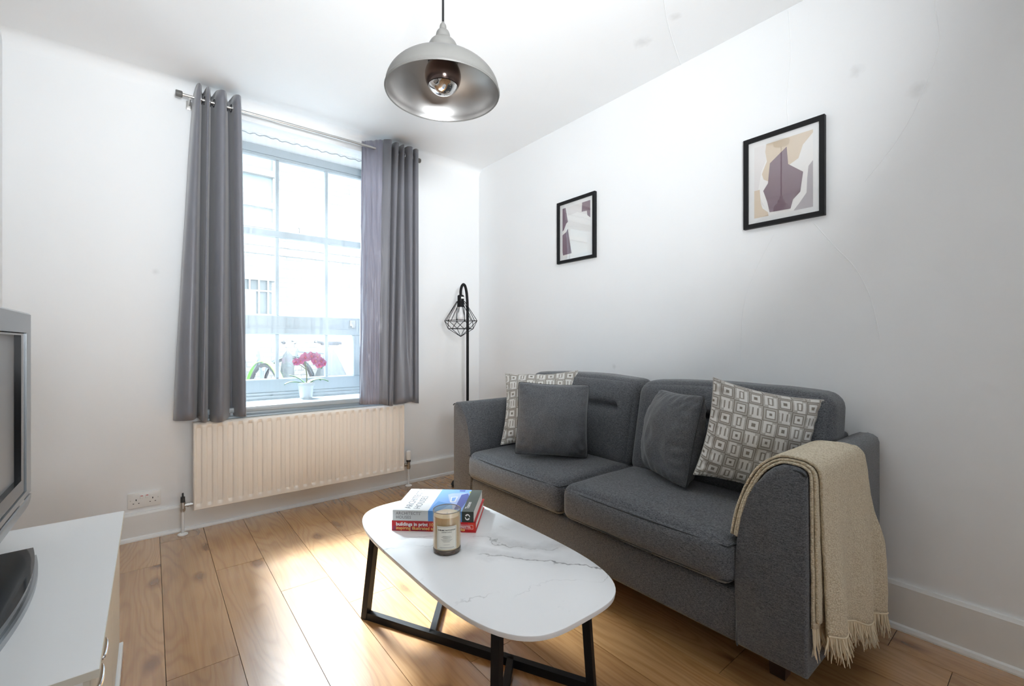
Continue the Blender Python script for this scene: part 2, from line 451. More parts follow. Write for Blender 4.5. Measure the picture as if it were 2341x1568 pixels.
# hairline plaster cracks, filled and painted over: thin raised ridges
def ridge(pts, r, parent, name='plaster_crack'):
    bm = BM(); tube(bm, catmull(pts, len(pts) * 8), r, 5); return build(name, bm, M['crack'], parent)
M['crack'] = plain('plaster_crack_line', (.82, .832, .838), .9)
ridge([(1.40, .80, CZ + .0010), (1.55, 1.00, CZ + .0006), (1.72, 1.10, CZ + .0006), (1.92, 1.20, CZ + .0006), (RX, 1.33, CZ + .0006)], .0022, ceiling)
for pts in ([(.80, 2.60), (.79, 2.4), (.805, 2.2), (.80, 2.08)], [(.52, 1.75), (.44, 1.85), (.38, 1.95), (.33, 2.08), (.30, 2.2), (.31, 2.35), (.30, 2.55)],
            [(.70, 1.62), (.62, 1.50), (.55, 1.40), (.50, 1.27), (.47, 1.1)], [(.86, 1.60), (.95, 1.42), (1.0, 1.25), (1.01, 1.0)]):
    ridge([(RX + .0006, y, z) for y, z in pts], .0018, wall_right)

# floor: sub-floor slab with laid planks
bm = BM(); box(bm, LX - .1, RX + .1, FY - .1, BY + .1, -.12, -.0105); floor = struct('floor', bm, M['subfloor'], 'warm oak laminate plank floor')
PW = .2042; X0 = .0385
JO = {-1: 2.825, 0: 1.833, 1: 2.576, 2: 2.181, 3: 1.908}
nplank = 0
for c in range(-3, 11):
    xa = max(X0 + c * PW, LX); xb = min(X0 + (c + 1) * PW, RX)
    if xb - xa < .01: continue
    j = JO.get(c, FY + random.random() * 1.28); L = 1.285
    if c == 9: j = .245
    while j > FY: j -= L
    ys = []
    while j < BY: ys.append(j); j += L
    ys.append(j)
    for a, b in zip(ys, ys[1:]):
        a = max(a, FY); b = min(b, BY)
        if b - a < .02: continue
        w, l = (xb - xa) / 2 - .0009, (b - a) / 2 - .0009
        bm = BM(); box(bm, -w, w, -l, l, -.010, 0); 
        o = build('plank', bm, M['floor'], floor, loc=((xa + xb) / 2, (a + b) / 2, 0)); nplank += 1

# skirting boards with a quarter bead at the floor
def skirting(name, kind, a, b, h, label):
    t = .018
    prof = [(0, 0), (.030, 0), (.030, .006), (.026, .018), (t, .023), (t, h - .012), (t - .006, h), (0, h)]
    bm = BM()
    if kind == 'back': prism(bm, [(BY - p, z) for p, z in prof], 'x', a, b)
    elif kind == 'right': prism(bm, [(RX - p, z) for p, z in prof], 'y', a, b) if False else None
    if kind == 'right':
        A = [bm.verts.new((RX - p, a, z)) for p, z in prof]; B = [bm.verts.new((RX - p, b, z)) for p, z in prof]
    if kind == 'left':
        A = [bm.verts.new((LX + p, a, z)) for p, z in prof]; B = [bm.verts.new((LX + p, b, z)) for p, z in prof]
    if kind in ('right', 'left'):
        bm.faces.new(A); bm.faces.new(B[::-1]); n = len(prof)
        for i in range(n): bm.faces.new((A[i], A[(i + 1) % n], B[(i + 1) % n], B[i]))
    return struct(name, bm, M['trim'], label)
skirting('baseboard_back', 'back', LX, RX, .152, 'white skirting board below the window')
skirting('baseboard_right', 'right', FY, BY, .178, 'white skirting board behind the sofa')
skirting('baseboard_left', 'left', FY, BY, .152, 'white skirting board behind the television cabinet')

# ------------------------------------------------------------------ window 1 (margin-light sash window in a deep reveal)
SY = 3.60
bm = BM()
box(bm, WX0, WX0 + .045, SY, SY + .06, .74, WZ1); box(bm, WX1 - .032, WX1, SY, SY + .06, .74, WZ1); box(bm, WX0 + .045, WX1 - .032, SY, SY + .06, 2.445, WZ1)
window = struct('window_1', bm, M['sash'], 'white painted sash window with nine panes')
cols = [(.362, .705), (.727, 1.050), (1.072, 1.330)]
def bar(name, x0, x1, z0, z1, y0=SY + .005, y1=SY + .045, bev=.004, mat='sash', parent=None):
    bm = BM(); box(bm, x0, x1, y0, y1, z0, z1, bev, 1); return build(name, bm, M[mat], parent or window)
upper = bar('upper_sash_rail', .355, 1.343, 1.862, 1.912); 
bar('top_rail', .355, 1.343, 2.425, 2.447)
lower = bar('meeting_rail', .355, 1.343, 1.158, 1.296, SY - .02, SY + .045, .006)
bm = BM(); box(bm, .355, 1.343, SY - .026, SY - .02, 1.205, 1.212); build('bead', bm, M['sash'], lower)
bar('bottom_rail', .355, 1.343, .742, .838, SY - .02, SY + .045, .006)
bar('stile', 1.262, 1.343, .838, 1.158, SY - .02, SY + .045, .005)
for z0, z1 in ((1.912, 2.425), (1.296, 1.862), (.838, 1.158)):
    for xm in (.716, 1.061): bar('glazing_bar', xm - .011, xm + .011, z0, z1, SY + .008, SY + .04, .003)
    for i, (xa, xb) in enumerate(cols):
        if i == 2 and z0 < 1: xb = 1.262
        bm = BM(); box(bm, xa, xb, SY + .026, SY + .029, z0, z1); build('pane', bm, M['pane'], window)
bm = BM(); tube(bm, [(.86, SY, 1.912), (.86, SY - .004, 1.945)], .006, 8); lathe(bm, [(0, 1.955), (.010, 1.952), (.010, 1.943), (0, 1.940)], .86, SY - .004, 12); build('sash_catch', bm, M['nickel'], window, True)
for x in (.43, 1.25):
    bm = BM(); box(bm, x - .022, x + .022, SY - .032, SY - .02, 1.228, 1.275, .004); box(bm, x - .012, x + .012, SY - .045, SY - .03, 1.215, 1.245, .003); build('sash_lift', bm, M['darkplastic'] if x < 1 else M['nickel'], window)
# stepped inner sill and window board with a moulded nosing
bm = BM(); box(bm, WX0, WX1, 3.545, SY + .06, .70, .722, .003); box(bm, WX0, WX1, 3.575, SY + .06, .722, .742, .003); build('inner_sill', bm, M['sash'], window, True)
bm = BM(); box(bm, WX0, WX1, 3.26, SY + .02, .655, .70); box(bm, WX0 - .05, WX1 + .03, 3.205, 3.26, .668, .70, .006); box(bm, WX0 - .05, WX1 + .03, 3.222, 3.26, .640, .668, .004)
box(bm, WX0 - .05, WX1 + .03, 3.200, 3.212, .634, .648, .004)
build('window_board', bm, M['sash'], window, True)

# ------------------------------------------------------------------ voile
def voile():
    t = thing('net_curtain', 'sheer white voile net curtain hung inside the window reveal', 'net curtain', ((WX0 + WX1) / 2, 3.30, .70))
    nx, nz = 260, 24; P = []
    for j in range(nz + 1):
        v = j / nz; z = lerp(.712, 2.485, v); row = []
        for i in range(nx + 1):
            u = i / nx; x = lerp(WX0 + .012, WX1 - .012, u)
            edge = smooth01((abs(u - .5) - .36) / .12)
            y = 3.298 + .006 * sin(u * 95 + 2 * sin(u * 17)) * (1 + edge * 1.6) + .005 * sin(u * 41 + 1.3) + .004 * (1 - v) * sin(u * 23 + v * 2)
            zz = z + (.006 * sin(u * 60) if j == 0 else 0)
            row.append((x, y, zz))
        P.append(row)
    bm = BM(); grid(bm, P); build('voile', bm, M['sheer'], t, True, 180)
    bm = BM(); tube(bm, [(lerp(WX0, WX1, k / 80), 3.298 + .004 * sin(k * 1.9), 2.445 + .0045 * sin(k * 1.3) + .002 * sin(k * .37)) for k in range(81)], .0032, 6); build('header_tape', bm, M['grayvoile'], t, True)
    bm = BM(); tube(bm, [(WX0, 3.298, 2.455), (WX1, 3.298, 2.455)], .002, 6); build('curtain_wire', bm, M['white'], t)
M['grayvoile'] = plain('gathered_voile_header', (.38, .42, .45), .9)
voile()

# ------------------------------------------------------------------ curtain pole and curtains
RODY, RODZ = 3.165, 2.510
t = thing('curtain_pole', 'brushed metal curtain pole with grey end caps above the window', 'curtain pole', (.9, BY, RODZ))
bm = BM(); tube(bm, [(.135, RODY, RODZ), (1.615, RODY, RODZ)], .0085, 14); tube(bm, [(.62, RODY, RODZ), (1.615, RODY, RODZ)], .010, 14); build('rod', bm, M['nickel'], t, True)
for x0, x1 in ((.108, .140), (1.605, 1.632)):
    bm = BM(); tube(bm, [(x0, RODY, RODZ), (x0 + .004, RODY, RODZ), (x1 - .004, RODY, RODZ), (x1, RODY, RODZ)], [.015, .0175, .0175, .015], 16); build('end_cap', bm, M['taupe'], t, True)
for x in (.175, 1.60):
    bm = BM(); tube(bm, [(x, RODY - .004, RODZ - .014), (x, BY, RODZ - .014)], .006, 8); box(bm, x - .014, x + .014, BY - .006, BY, RODZ - .04, RODZ + .012, .003)
    build('bracket', bm, M['nickel'], t, True)

def curtain(name, label, top, bot, z_top, z_bot, tops=None, flip=False):
    x = sum(p[0] for p in top) / len(top)
    t = thing(name, label, 'curtain', (x, RODY, z_bot), 'grey eyelet curtains')
    N, NZ = 150, 40; T = catmull([(a, b, 0) for a, b in top], N); Bt = catmull([(a, b, 0) for a, b in bot], N); P = []
    for j in range(NZ + 1):
        v = j / NZ; e = v ** .8; row = []
        for i in range(N + 1):
            p = T[i].lerp(Bt[i], e); s = i / N
            wr = (.018 * noise.noise(Vector((s * 60, v * 9, 7))) * (1 if (flip and s < .17) else 0)); wob = wr + .006 * sin(v * 5 + s * 19) * v + .004 * noise.noise(Vector((s * 12, v * 4, 3.1 if flip else 0))) * v * 2
            zt = z_top + (.010 * sin(s * 21) if tops else 0); zb = z_bot + .012 * sin(s * 9 + (1 if flip else 0)) - .010 * s
            row.append((p.x + wob * .5, min(p.y + wob, 3.255), lerp(zt, zb, v)))
        P.append(row)
    bm = BM(); grid(bm, P); o = build('drape', bm, M['curtain'], t, True, 180)
    o.data.materials.append(M['curtainback'])
    if flip:
        for p in o.data.polygons:
            if p.index % N < N * .155: p.material_index = 1
    md = o.modifiers.new('cloth thickness', 'SOLIDIFY'); md.thickness = .0035; md.offset = 0; md.material_offset = 0
    # top heading band and eyelets where the cloth crosses the pole
    prev = None
    for i in range(1, N + 1):
        a, b = T[i - 1], T[i]
        if (a.y - RODY) * (b.y - RODY) < 0:
            f = (RODY - a.y) / (b.y - a.y); x = lerp(a.x, b.x, f)
            d = (b - a).normalized(); ax = Vector((d.y, -d.x, 0))
            bm = BM(); torus(bm, (x, RODY, RODZ), .0215, .0048, ax, 22, 8); build('eyelet', bm, M['chrome'], t, True, 180)
    return t
LT = [(.198, 3.25), (.206, 3.12), (.222, 3.112), (.237, 3.225), (.252, 3.125), (.264, 3.122), (.282, 3.23), (.302, 3.125), (.340, 3.105), (.366, 3.23), (.388, 3.12), (.418, 3.112), (.434, 3.252)]
LB = [(.103, 3.225), (.113, 3.13), (.178, 3.085), (.212, 3.215), (.228, 3.115), (.242, 3.10), (.264, 3.235), (.285, 3.115), (.325, 3.075), (.385, 3.235), (.408, 3.115), (.445, 3.105), (.452, 3.20)]
curtain('eyelet_curtain', 'long grey satin curtain gathered at the window edge nearer the television', LT, LB, 2.572, .652)
RT = [(1.205, 3.252), (1.225, 3.225), (1.280, 3.165), (1.335, 3.10), (1.368, 3.10), (1.385, 3.215), (1.400, 3.112), (1.430, 3.115), (1.445, 3.215), (1.458, 3.12), (1.475, 3.12), (1.487, 3.215), (1.502, 3.118), (1.540, 3.112), (1.552, 3.215), (1.565, 3.12), (1.592, 3.122)]
RB = [(1.165, 3.19), (1.178, 3.10), (1.235, 3.085), (1.290, 3.09), (1.330, 3.085), (1.345, 3.14), (1.360, 3.12), (1.380, 3.11), (1.400, 3.145), (1.415, 3.11), (1.460, 3.09), (1.500, 3.095), (1.530, 3.09), (1.540, 3.12), (1.548, 3.18), (1.560, 3.105), (1.592, 3.115)]
curtain('eyelet_curtain', 'long grey satin curtain gathered at the window edge nearer the floor lamp', RT, RB, 2.572, .652, flip=True)

# ------------------------------------------------------------------ radiator
def radiator():
    x0, x1, z0, z1, yf = .190, 1.500, .128, .632, 3.160
    t = thing('radiator', 'cream fluted panel radiator under the window', 'radiator', ((x0 + x1) / 2, BY, 0))
    N = 25; sub = 12; nx = N * sub
    zs = [z0, z0 + .004, z0 + .018, z0 + .030, z0 + .036, z0 + .042, z0 + .05, z0 + .07, (z0 + z1) / 2, z1 - .05, z1 - .036, z1 - .024, z1 - .008, z1]
    P = []
    for z in zs:
        row = []
        e = smooth01((z - z0 - .022) / .026) * smooth01((z1 - z - .016) / .026)
        for i in range(nx + 1):
            u = i / nx; x = lerp(x0, x1, u); ph = (u * N) % 1.0
            g = smooth01((.30 - abs(ph - .5)) / .16)      # groove in the middle of each pitch
            d = .016 * g * e
            edge = .008 if (i == 0 or i == nx or z in (z0, z1)) else 0
            row.append((x, yf + d + edge, z))
        P.append(row)
    bm = BM(); V = grid(bm, P)
    # fold the rim back
    for a, b, yy in ((x0, x1, 0),):
        box(bm, x0, x1, yf + .009, yf + .026, z0, z1)
    build('panel', bm, M['rad'], t, True, 50)
    bm = BM(); box(bm, x0 + .03, x1 - .03, yf + .03, yf + .05, z0 + .02, z1 - .02); build('rear_panel', bm, M['rad'], t)
    bm = BM(); box(bm, x0, x1, yf + .024, yf + .066, z1 - .003, z1 + .002); build('top_grille', bm, M['rad'], t)
    for x in (x0 + .25, x1 - .25):
        bm = BM(); box(bm, x - .02, x + .02, yf + .045, BY - .001, z0 + .05, z1 - .06); build('wall_bracket', bm, M['rad'], t)
    yc = yf + .02; zc = z0 + .038
    # lockshield side
    xv = x0 - .048
    bm = BM(); tube(bm, [(x0, yc, zc), (xv, yc, zc)], .009, 12); 
    for k in (.012, .024): tube(bm, [(x0 - k - .004, yc, zc), (x0 - k + .004, yc, zc)], .0125, 6)
    tube(bm, [(xv, yc, zc - .035), (xv, yc, zc + .02)], [.011, .013], 12); tube(bm, [(xv, yc, zc - .028), (xv, yc, zc - .014)], .0145, 6)
    v = build('lockshield_valve', bm, M['nickel'], t, True, 30)
    bm = BM(); tube(bm, [(xv, yc, zc + .018), (xv, yc, zc + .05)], [.0115, .0105], 12); tube(bm, [(xv, yc, zc + .05), (xv, yc, zc + .072)], .0045, 8); build('spindle', bm, M['darkplastic'], v, True, 30)
    # thermostatic side
    xw = x1 + .040
    bm = BM(); tube(bm, [(x1, yc, zc), (xw, yc, zc)], .009, 12)
    for k in (.010, .020): tube(bm, [(x1 + k - .004, yc, zc), (x1 + k + .004, yc, zc)], .0125, 6)
    tube(bm, [(xw, yc, zc - .035), (xw, yc, zc + .022)], .012, 12); tube(bm, [(xw, yc, zc - .028), (xw, yc, zc - .012)], .0145, 6)
    v = build('thermostatic_valve', bm, M['brass'], t, True, 30)
    bm = BM(); tube(bm, [(xw, yc, zc + .02), (xw, yc, zc + .038)], .0165, 16); build('collar', bm, M['darkplastic'], v, True, 30)
    bm = BM(); lathe(bm, [(0, zc + .036), (.017, zc + .036), (.0185, zc + .055), (.0185, zc + .085), (.0165, zc + .1), (.008, zc + .104), (0, zc + .104)], xw, yc, 20)
    for k in range(10):
        a = k * 2 * pi / 10; tube(bm, [(xw + .0185 * cos(a), yc + .0185 * sin(a), zc + .05), (xw + .0185 * cos(a), yc + .0185 * sin(a), zc + .088)], .0018, 5)
    build('valve_head', bm, M['plastic'], v, True, 40)
    for x in (xv, xw):
        bm = BM(); tube(bm, [(x, yc, 0), (x, yc, zc - .03)], .0075, 12); p = build('pipe', bm, M['white'], t, True)
        bm = BM(); lathe(bm, [(.008, .012), (.013, .012), (.024, .007), (.026, .001), (.008, .001)], x, yc, 24); build('pipe_collar', bm, M['plastic'], p, True, 40)
radiator()

# ------------------------------------------------------------------ double wall socket
def socket():
    x0, x1, z0, z1, y = -.100, .044, .178, .262, BY
    t = thing('wall_socket', 'white double wall socket beside the radiator', 'socket', ((x0 + x1) / 2, y, z0))
    bm = BM(); box(bm, x0, x1, y - .009, y, z0, z1, .003); build('plate', bm, M['plastic'], t, True)
    cx = (x0 + x1) / 2
    for s in (-1, 1):
        c = cx + s * .036; 
        bm = BM()
        box(bm, c - .0022, c + .0022, y - .0096, y - .0085, .218, .227)
        box(bm, c - .0145, c - .0085, y - .0096, y - .0085, .2015, .2050); box(bm, c + .0085, c + .0145, y - .0096, y - .0085, .2015, .2050)
        build('pin_holes', bm, M['darkplastic'], t)
        bm = BM(); box(bm, cx + s * .0115 - .0075, cx + s * .0115 + .0075, y - .0125, y - .0085, .226, .247, .002); sw = build('switch', bm, M['plastic'], t)
        bm = BM(); box(bm, cx + s * .0115 - .005, cx + s * .0115 + .005, y - .0131, y - .0124, .241, .244); build('red_marker', bm, M['red'], sw)
        bm = BM(); lathe(bm, [(0, 0), (.003, 0), (.003, .0015), (0, .0015)], 0, 0, 12)
        for v in bm.verts: v.co = Vector((cx + s * .060 + v.co.x, y - .0087 - v.co.z, .222 + v.co.y))
        build('screw', bm, M['nickel'], t)
socket()

# ------------------------------------------------------------------ the street outside
GZ = .20
M['street'] = plain('pale_paving', (.58, .58, .59), .8, var=.1)
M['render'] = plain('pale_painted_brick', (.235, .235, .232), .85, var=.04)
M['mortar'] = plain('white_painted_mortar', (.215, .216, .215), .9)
M['bluepanel'] = plain('blue_grey_glazing', (.15, .195, .205), .3)
M['greywin'] = plain('grey_window_pane', (.09, .105, .11), .35)
M['greystone'] = plain('grey_lintel', (.19, .195, .19), .8)
M['tarp'] = plain('grey_tarpaulin', (.08, .09, .095), .55, bump=(9, .4, .03))
M['tarpw'] = plain('white_tarpaulin', (.32, .34, .36), .45, bump=(9, .4, .03))
M['green'] = plain('green_mudguard', (.20, .50, .10), .35)
M['tyre'] = plain('tyre_rubber', (.04, .04, .045), .7)
M['bikegrey'] = plain('bike_grey_paint', (.12, .14, .16), .35)
bm = BM(); box(bm, -8, 12, BY + WT, 8.1, GZ - .2, GZ); struct('ground_outside', bm, M['street'], 'pale paved street outside the window')
OY = 8.0
bld = thing('building', 'white painted brick building across the street with barred window', 'building', (2, OY, GZ))
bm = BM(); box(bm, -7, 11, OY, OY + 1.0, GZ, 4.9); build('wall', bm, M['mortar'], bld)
bm = BM()
rowz = GZ; k = 0
while rowz < 4.82:
    xs = -1.2 + (.1125 if k % 2 else 0)
    while xs < 5.2:
        skip = (xs < 1.50 and 1.50 < rowz < 2.30) or (2.49 < rowz < 2.70) or (xs < 1.50 and rowz > 2.80)
        if not skip:
            d = .003 + random.random() * .003
            x0, x1, z0, z1, yy = xs, xs + .215, rowz, rowz + .065, OY - d
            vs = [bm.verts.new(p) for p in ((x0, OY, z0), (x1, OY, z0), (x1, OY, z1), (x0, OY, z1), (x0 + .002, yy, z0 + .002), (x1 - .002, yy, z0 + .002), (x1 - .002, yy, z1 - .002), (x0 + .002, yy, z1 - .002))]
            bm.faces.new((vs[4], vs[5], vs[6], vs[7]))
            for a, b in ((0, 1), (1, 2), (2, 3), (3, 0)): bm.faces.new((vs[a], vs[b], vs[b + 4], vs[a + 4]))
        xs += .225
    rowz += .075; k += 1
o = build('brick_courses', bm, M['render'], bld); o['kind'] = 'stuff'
bm = BM(); box(bm, -7, 11, OY - .10, OY, 2.62, 2.70); box(bm, -7, 11, OY - .06, OY, 2.50, 2.62); build('ledge', bm, M['render'], bld)
bm = BM(); box(bm, .3, 1.55, OY - .05, OY, 2.08, 2.26); build('lintel', bm, M['greystone'], bld)
bm = BM(); box(bm, .35, 1.50, OY - .01, OY, 1.55, 2.08); wn_ = build('window', bm, M['greywin'], bld)
bm = BM(); box(bm, .30, 1.55, OY - .12, OY, 1.48, 1.55); build('sill', bm, M['render'], bld)
for k in range(9):
    bm = BM(); x = .42 + k * .128; box(bm, x - .012, x + .012, OY - .06, OY - .035, 1.55, 2.08); build('window_bar', bm, M['render'], wn_)
bm = BM(); box(bm, .35, 1.50, OY - .066, OY - .04, 1.90, 1.925); build('cross_bar', bm, M['render'], wn_)
for z0, z1 in ((2.95, 3.22), (3.30, 3.72), (3.82, 4.3), (4.4, 4.9)):
    bm = BM(); box(bm, -6, 1.53, OY - .02, OY, z0, z1); build('glazing_panel', bm, M['bluepanel'], bld)
for z in (2.90, 3.22, 3.72, 4.3):
    bm = BM(); box(bm, -6, 1.56, OY - .10, OY, z, z + .09); build('spandrel', bm, M['render'], bld)
for x in (-.6, .1, .8, 1.53):
    bm = BM(); box(bm, x - .02, x + .03, OY - .05, OY, 2.9, 4.95); build('mullion', bm, M['render'], bld)

def wheel(bm_rim, bm_sp, c, R, ax=(1, 0, 0)):
    torus(bm_rim, c, R, .018, ax, 40, 8)
    axv = Vector(ax).normalized(); s = Vector((0, 0, 1)); tt = axv.cross(s)
    for k in range(20):
        a = 2 * pi * k / 20; d = s * cos(a) + tt * sin(a)
        tube(bm_sp, [Vector(c) + axv * (.02 if k % 2 else -.02), Vector(c) + d * (R - .015)], .0012, 4)
def bicycle(label, x, y, yaw, guard_mat, guard=True, z=GZ):
    t = thing('bicycle', label, 'bicycle', (x, y, z), 'bicycles parked outside the window')
    Rw = .335; d = Vector((cos(yaw), sin(yaw), 0)); s = Vector((-d.y, d.x, 0)); o = Vector((x, y, z))
    def p(f, l, h): return o + d * f + s * l + Vector((0, 0, h))
    for f in (0, -1.02):
        bm = BM(); b2 = BM(); wheel(bm, b2, p(f, 0, Rw + .018), Rw, tuple(s))
        w = build('wheel', bm, M['tyre'], t, True); build('spokes', b2, M['nickel'], w)
        if guard:
            bm = BM(); pr = []
            for k in range(22):
                a = radians(-15 + k * 9.5); r = Rw + .045
                pr.append([p(f - cos(a) * r * .999, l, Rw + .018 + sin(a) * r + hh) for l, hh in ((-.03, -.012), (-.018, 0), (.018, 0), (.03, -.012))])
            grid(bm, pr); g = build('mudguard', bm, guard_mat, t, True); md = g.modifiers.new('t', 'SOLIDIFY'); md.thickness = .003
    bm = BM()
    tube(bm, [p(0, 0, Rw), p(-.13, 0, .82)], .014, 8); tube(bm, [p(-.11, 0, .74), p(-.48, 0, .30)], .016, 8); tube(bm, [p(-.12, 0, .78), p(-.60, 0, .74)], .014, 8)
    tube(bm, [p(-.48, 0, .30), p(-.62, 0, .86)], .014, 8); tube(bm, [p(-.48, 0, .30), p(-1.02, 0, Rw)], .010, 8); tube(bm, [p(-.60, 0, .76), p(-1.02, 0, Rw)], .009, 8)
    build('frame', bm, M['bikegrey'], t, True)
    bm = BM(); tube(bm, [p(-.13, 0, .80), p(-.145, 0, .92)], .013, 8); tube(bm, catmull([p(-.26, -.30, .90), p(-.18, -.24, .92), p(-.10, -.10, .90), p(-.11, 0, .905), p(-.10, .10, .90), p(-.18, .24, .92), p(-.26, .30, .90)], 30), .011, 8); h = build('handlebar', bm, M['nickel'], t, True)
    for l in (-1, 1):
        bm = BM(); tube(bm, [p(-.20, l * .255, .918), p(-.30, l * .325, .895)], .016, 8); build('grip', bm, M['tyre'], h, True)
        bm = BM(); tube(bm, catmull([p(-.13, l * .16, .905), p(-.05, l * .2, .87), p(-.12, l * .28, .85)], 10), .005, 6); build('brake_lever', bm, M['nickel'], h, True)
    bm = BM(); box(bm, -.13, .13, -.08, .08, -.025, .025, .02); 
    for v in bm.verts: v.co = p(-.64, 0, .89) + d * v.co.x + s * v.co.y * (1.0 - v.co.x * 3) + Vector((0, 0, v.co.z))
    build('saddle', bm, M['tyre'], t, True)
    return t
bicycle('bicycle with green mudguards seen through the voile beside the left curtain', .835, 4.75, radians(-76), M['green'])
bicycle('grey bicycle with raised handlebar seen through the voile above the orchid', 1.45, 6.60, radians(200), M['bikegrey'])
def heap(name, label, cat, mat, cx, cy_, a, b, h, peak, seed, pw=1.0):
    bm = BM(); P = []; n, m = 36, 18
    for j in range(m + 1):
        v = j / m; row = []
        for i in range(n):
            an = 2 * pi * i / n; rr = (1 - v) ** pw
            nz = 1 + .10 * noise.noise(Vector((cos(an) * 2 + seed, sin(an) * 2, v * 3)))
            row.append((cx + peak[0] * v + a * rr * cos(an) * nz, cy_ + peak[1] * v + b * rr * sin(an) * nz, GZ + h * v))
        row.append(row[0]); P.append(row)
    grid(bm, P); bmesh.ops.remove_doubles(bm, verts=bm.verts[:], dist=1e-4)
    return tag(build(name, bm, mat, None, True, 60), label, cat)
heap('tarpaulin_cover', 'dark grey tarpaulin cover peaked behind the orchid outside', 'tarpaulin', M['tarp'], 1.57, 5.15, .36, .33, .87, (-.02, 0), 1.0, .8)
heap('tarpaulin_cover', 'white tarpaulin cover draped beside the dark one outside', 'tarpaulin', M['tarpw'], 2.05, 5.88, .42, .30, .88, (-.16, 0), 5.0, .6)
heap('bag', 'grey covered pannier bag hanging beside the bicycles outside', 'bag', M['tarp'], 1.080, 5.02, .085, .08, .82, (0.01, 0), 3.0, .25)

# ------------------------------------------------------------------ orchid on the sill
def orchid():
    c = Vector((.872, 3.455, .70)); t = thing('potted_orchid', 'pink orchid in a small white pot on the window sill', 'plant', tuple(c))
    bm = BM(); z = c.z
    lathe(bm, [(0, z), (.038, z), (.041, z + .004), (.053, z + .088), (.058, z + .090), (.059, z + .112), (.054, z + .113), (.052, z + .098), (0, z + .096)], c.x, c.y, 40); build('pot', bm, plain('white_glazed_pot', (.50, .53, .55), .3), t, True, 40)
    bm = BM(); lathe(bm, [(0, z + .101), (.04, z + .102), (.051, z + .096)], c.x, c.y, 24); build('bark', bm, plain('orchid_bark', (.06, .045, .03), .9), t, True)
    gm = plain('orchid_leaf', (.10, .20, .09), .4); st = plain('orchid_stem', (.16, .17, .08), .5); pk = plain('orchid_petal', (.45, .08, .24), .55, Subsurface_Weight=.1); yl = plain('orchid_lip', (.55, .05, .12), .5)
    def leaf(pts, w):
        bm = BM(); P = []; cs = catmull(pts, 14)
        for i, q in enumerate(cs):
            f = i / 14; ww = w * sin(pi * min(.98, .12 + f * .88)) ** .7; d = (cs[min(i + 1, 14)] - cs[max(i - 1, 0)]); s = Vector((-d.y, d.x, 0)); s.normalize()
            P.append([q - s * ww, q + Vector((0, 0, -.004)), q + s * ww])
        grid(bm, P); o = build('leaf', bm, gm, t, True, 180); md = o.modifiers.new('t', 'SOLIDIFY'); md.thickness = .003
    def q(dx, dy, dz): return c + Vector((dx * (.78 if dz > .2 else 1), dy, dz if dz < .12 else .12 + (dz - .12) * .66))
    leaf([q(.01, 0, .10), q(.05, -.02, .135), q(.10, -.03, .145), q(.145, -.04, .118)], .022)
    leaf([q(-.01, 0, .10), q(-.06, -.01, .118), q(-.11, -.02, .122), q(-.15, -.03, .108)], .014)
    leaf([q(0, .01, .10), q(-.03, .03, .14), q(-.07, .04, .175), q(-.10, .05, .19)], .013)
    leaf([q(0, 0, .10), q(.04, .03, .125), q(.09, .05, .14), q(.12, .06, .12)], .018)
    bm = BM(); tube(bm, catmull([q(.005, 0, .10), q(.004, 0, .2), q(-.006, 0, .30), q(-.012, 0, .36), q(.02, -.01, .385), q(.08, -.02, .36), q(.125, -.03, .31)], 30), .004, 7); tube(bm, catmull([q(0, 0, .25), q(-.04, 0, .29), q(-.085, .005, .325)], 12), .003, 6); build('stem', bm, st, t, True)
    def flower(p, s, ax):
        s *= .78; ax = Vector(ax).normalized(); u = ax.orthogonal().normalized(); v = ax.cross(u); p = Vector(p)
        bm = BM()
        for k in range(5):
            a = 2 * pi * k / 5 + .3; d = u * cos(a) + v * sin(a); w = ax.cross(d); wd = .62 if k in (1, 4) else .42
            P = []
            for i in range(7):
                f = i / 6; ww = s * wd * sin(pi * (.08 + .88 * f)) ** .8; P.append([p + d * s * f + w * ww * e + ax * (.25 * s * sin(f * 2.2) - .12 * s * abs(e)) for e in (-1, -.4, .4, 1)])
            grid(bm, P)
        f = build('flower', bm, pk, t, True, 180); md = f.modifiers.new('t', 'SOLIDIFY'); md.thickness = .0012
        bm = BM(); 
        for k in range(3): bmesh.ops.create_uvsphere(bm, u_segments=8, v_segments=6, radius=s * .2, matrix=Matrix.Translation(p + ax * s * (.1 + .16 * k) - Vector((0, 0, s * .1 * k))))
        build('lip', bm, yl, f, True)
    for p, s, ax in ((q(-.010, -.02, .385), .046, (-.3, -1, .2)), (q(.035, -.03, .395), .044, (.1, -1, .2)), (q(.085, -.03, .39), .040, (.3, -1, .1)), (q(.07, -.04, .345), .040, (-.1, -1, -.2)),
                     (q(.115, -.04, .34), .040, (.4, -1, -.1)), (q(.10, -.045, .30), .036, (0, -1, -.4)), (q(.145, -.04, .315), .032, (.6, -.8, -.2)), (q(-.085, -.01, .335), .036, (-.6, -.9, .1)), (q(-.055, -.02, .345), .034, (0, -1, 0))): flower(p, s, ax)
    bm = BM()
    for p in (q(.125, -.03, .28), q(.14, -.03, .285), q(.13, -.02, .265)): bmesh.ops.create_uvsphere(bm, u_segments=8, v_segments=6, radius=.008, matrix=Matrix.Translation(p))
    build('bud', bm, gm, t, True)
orchid()

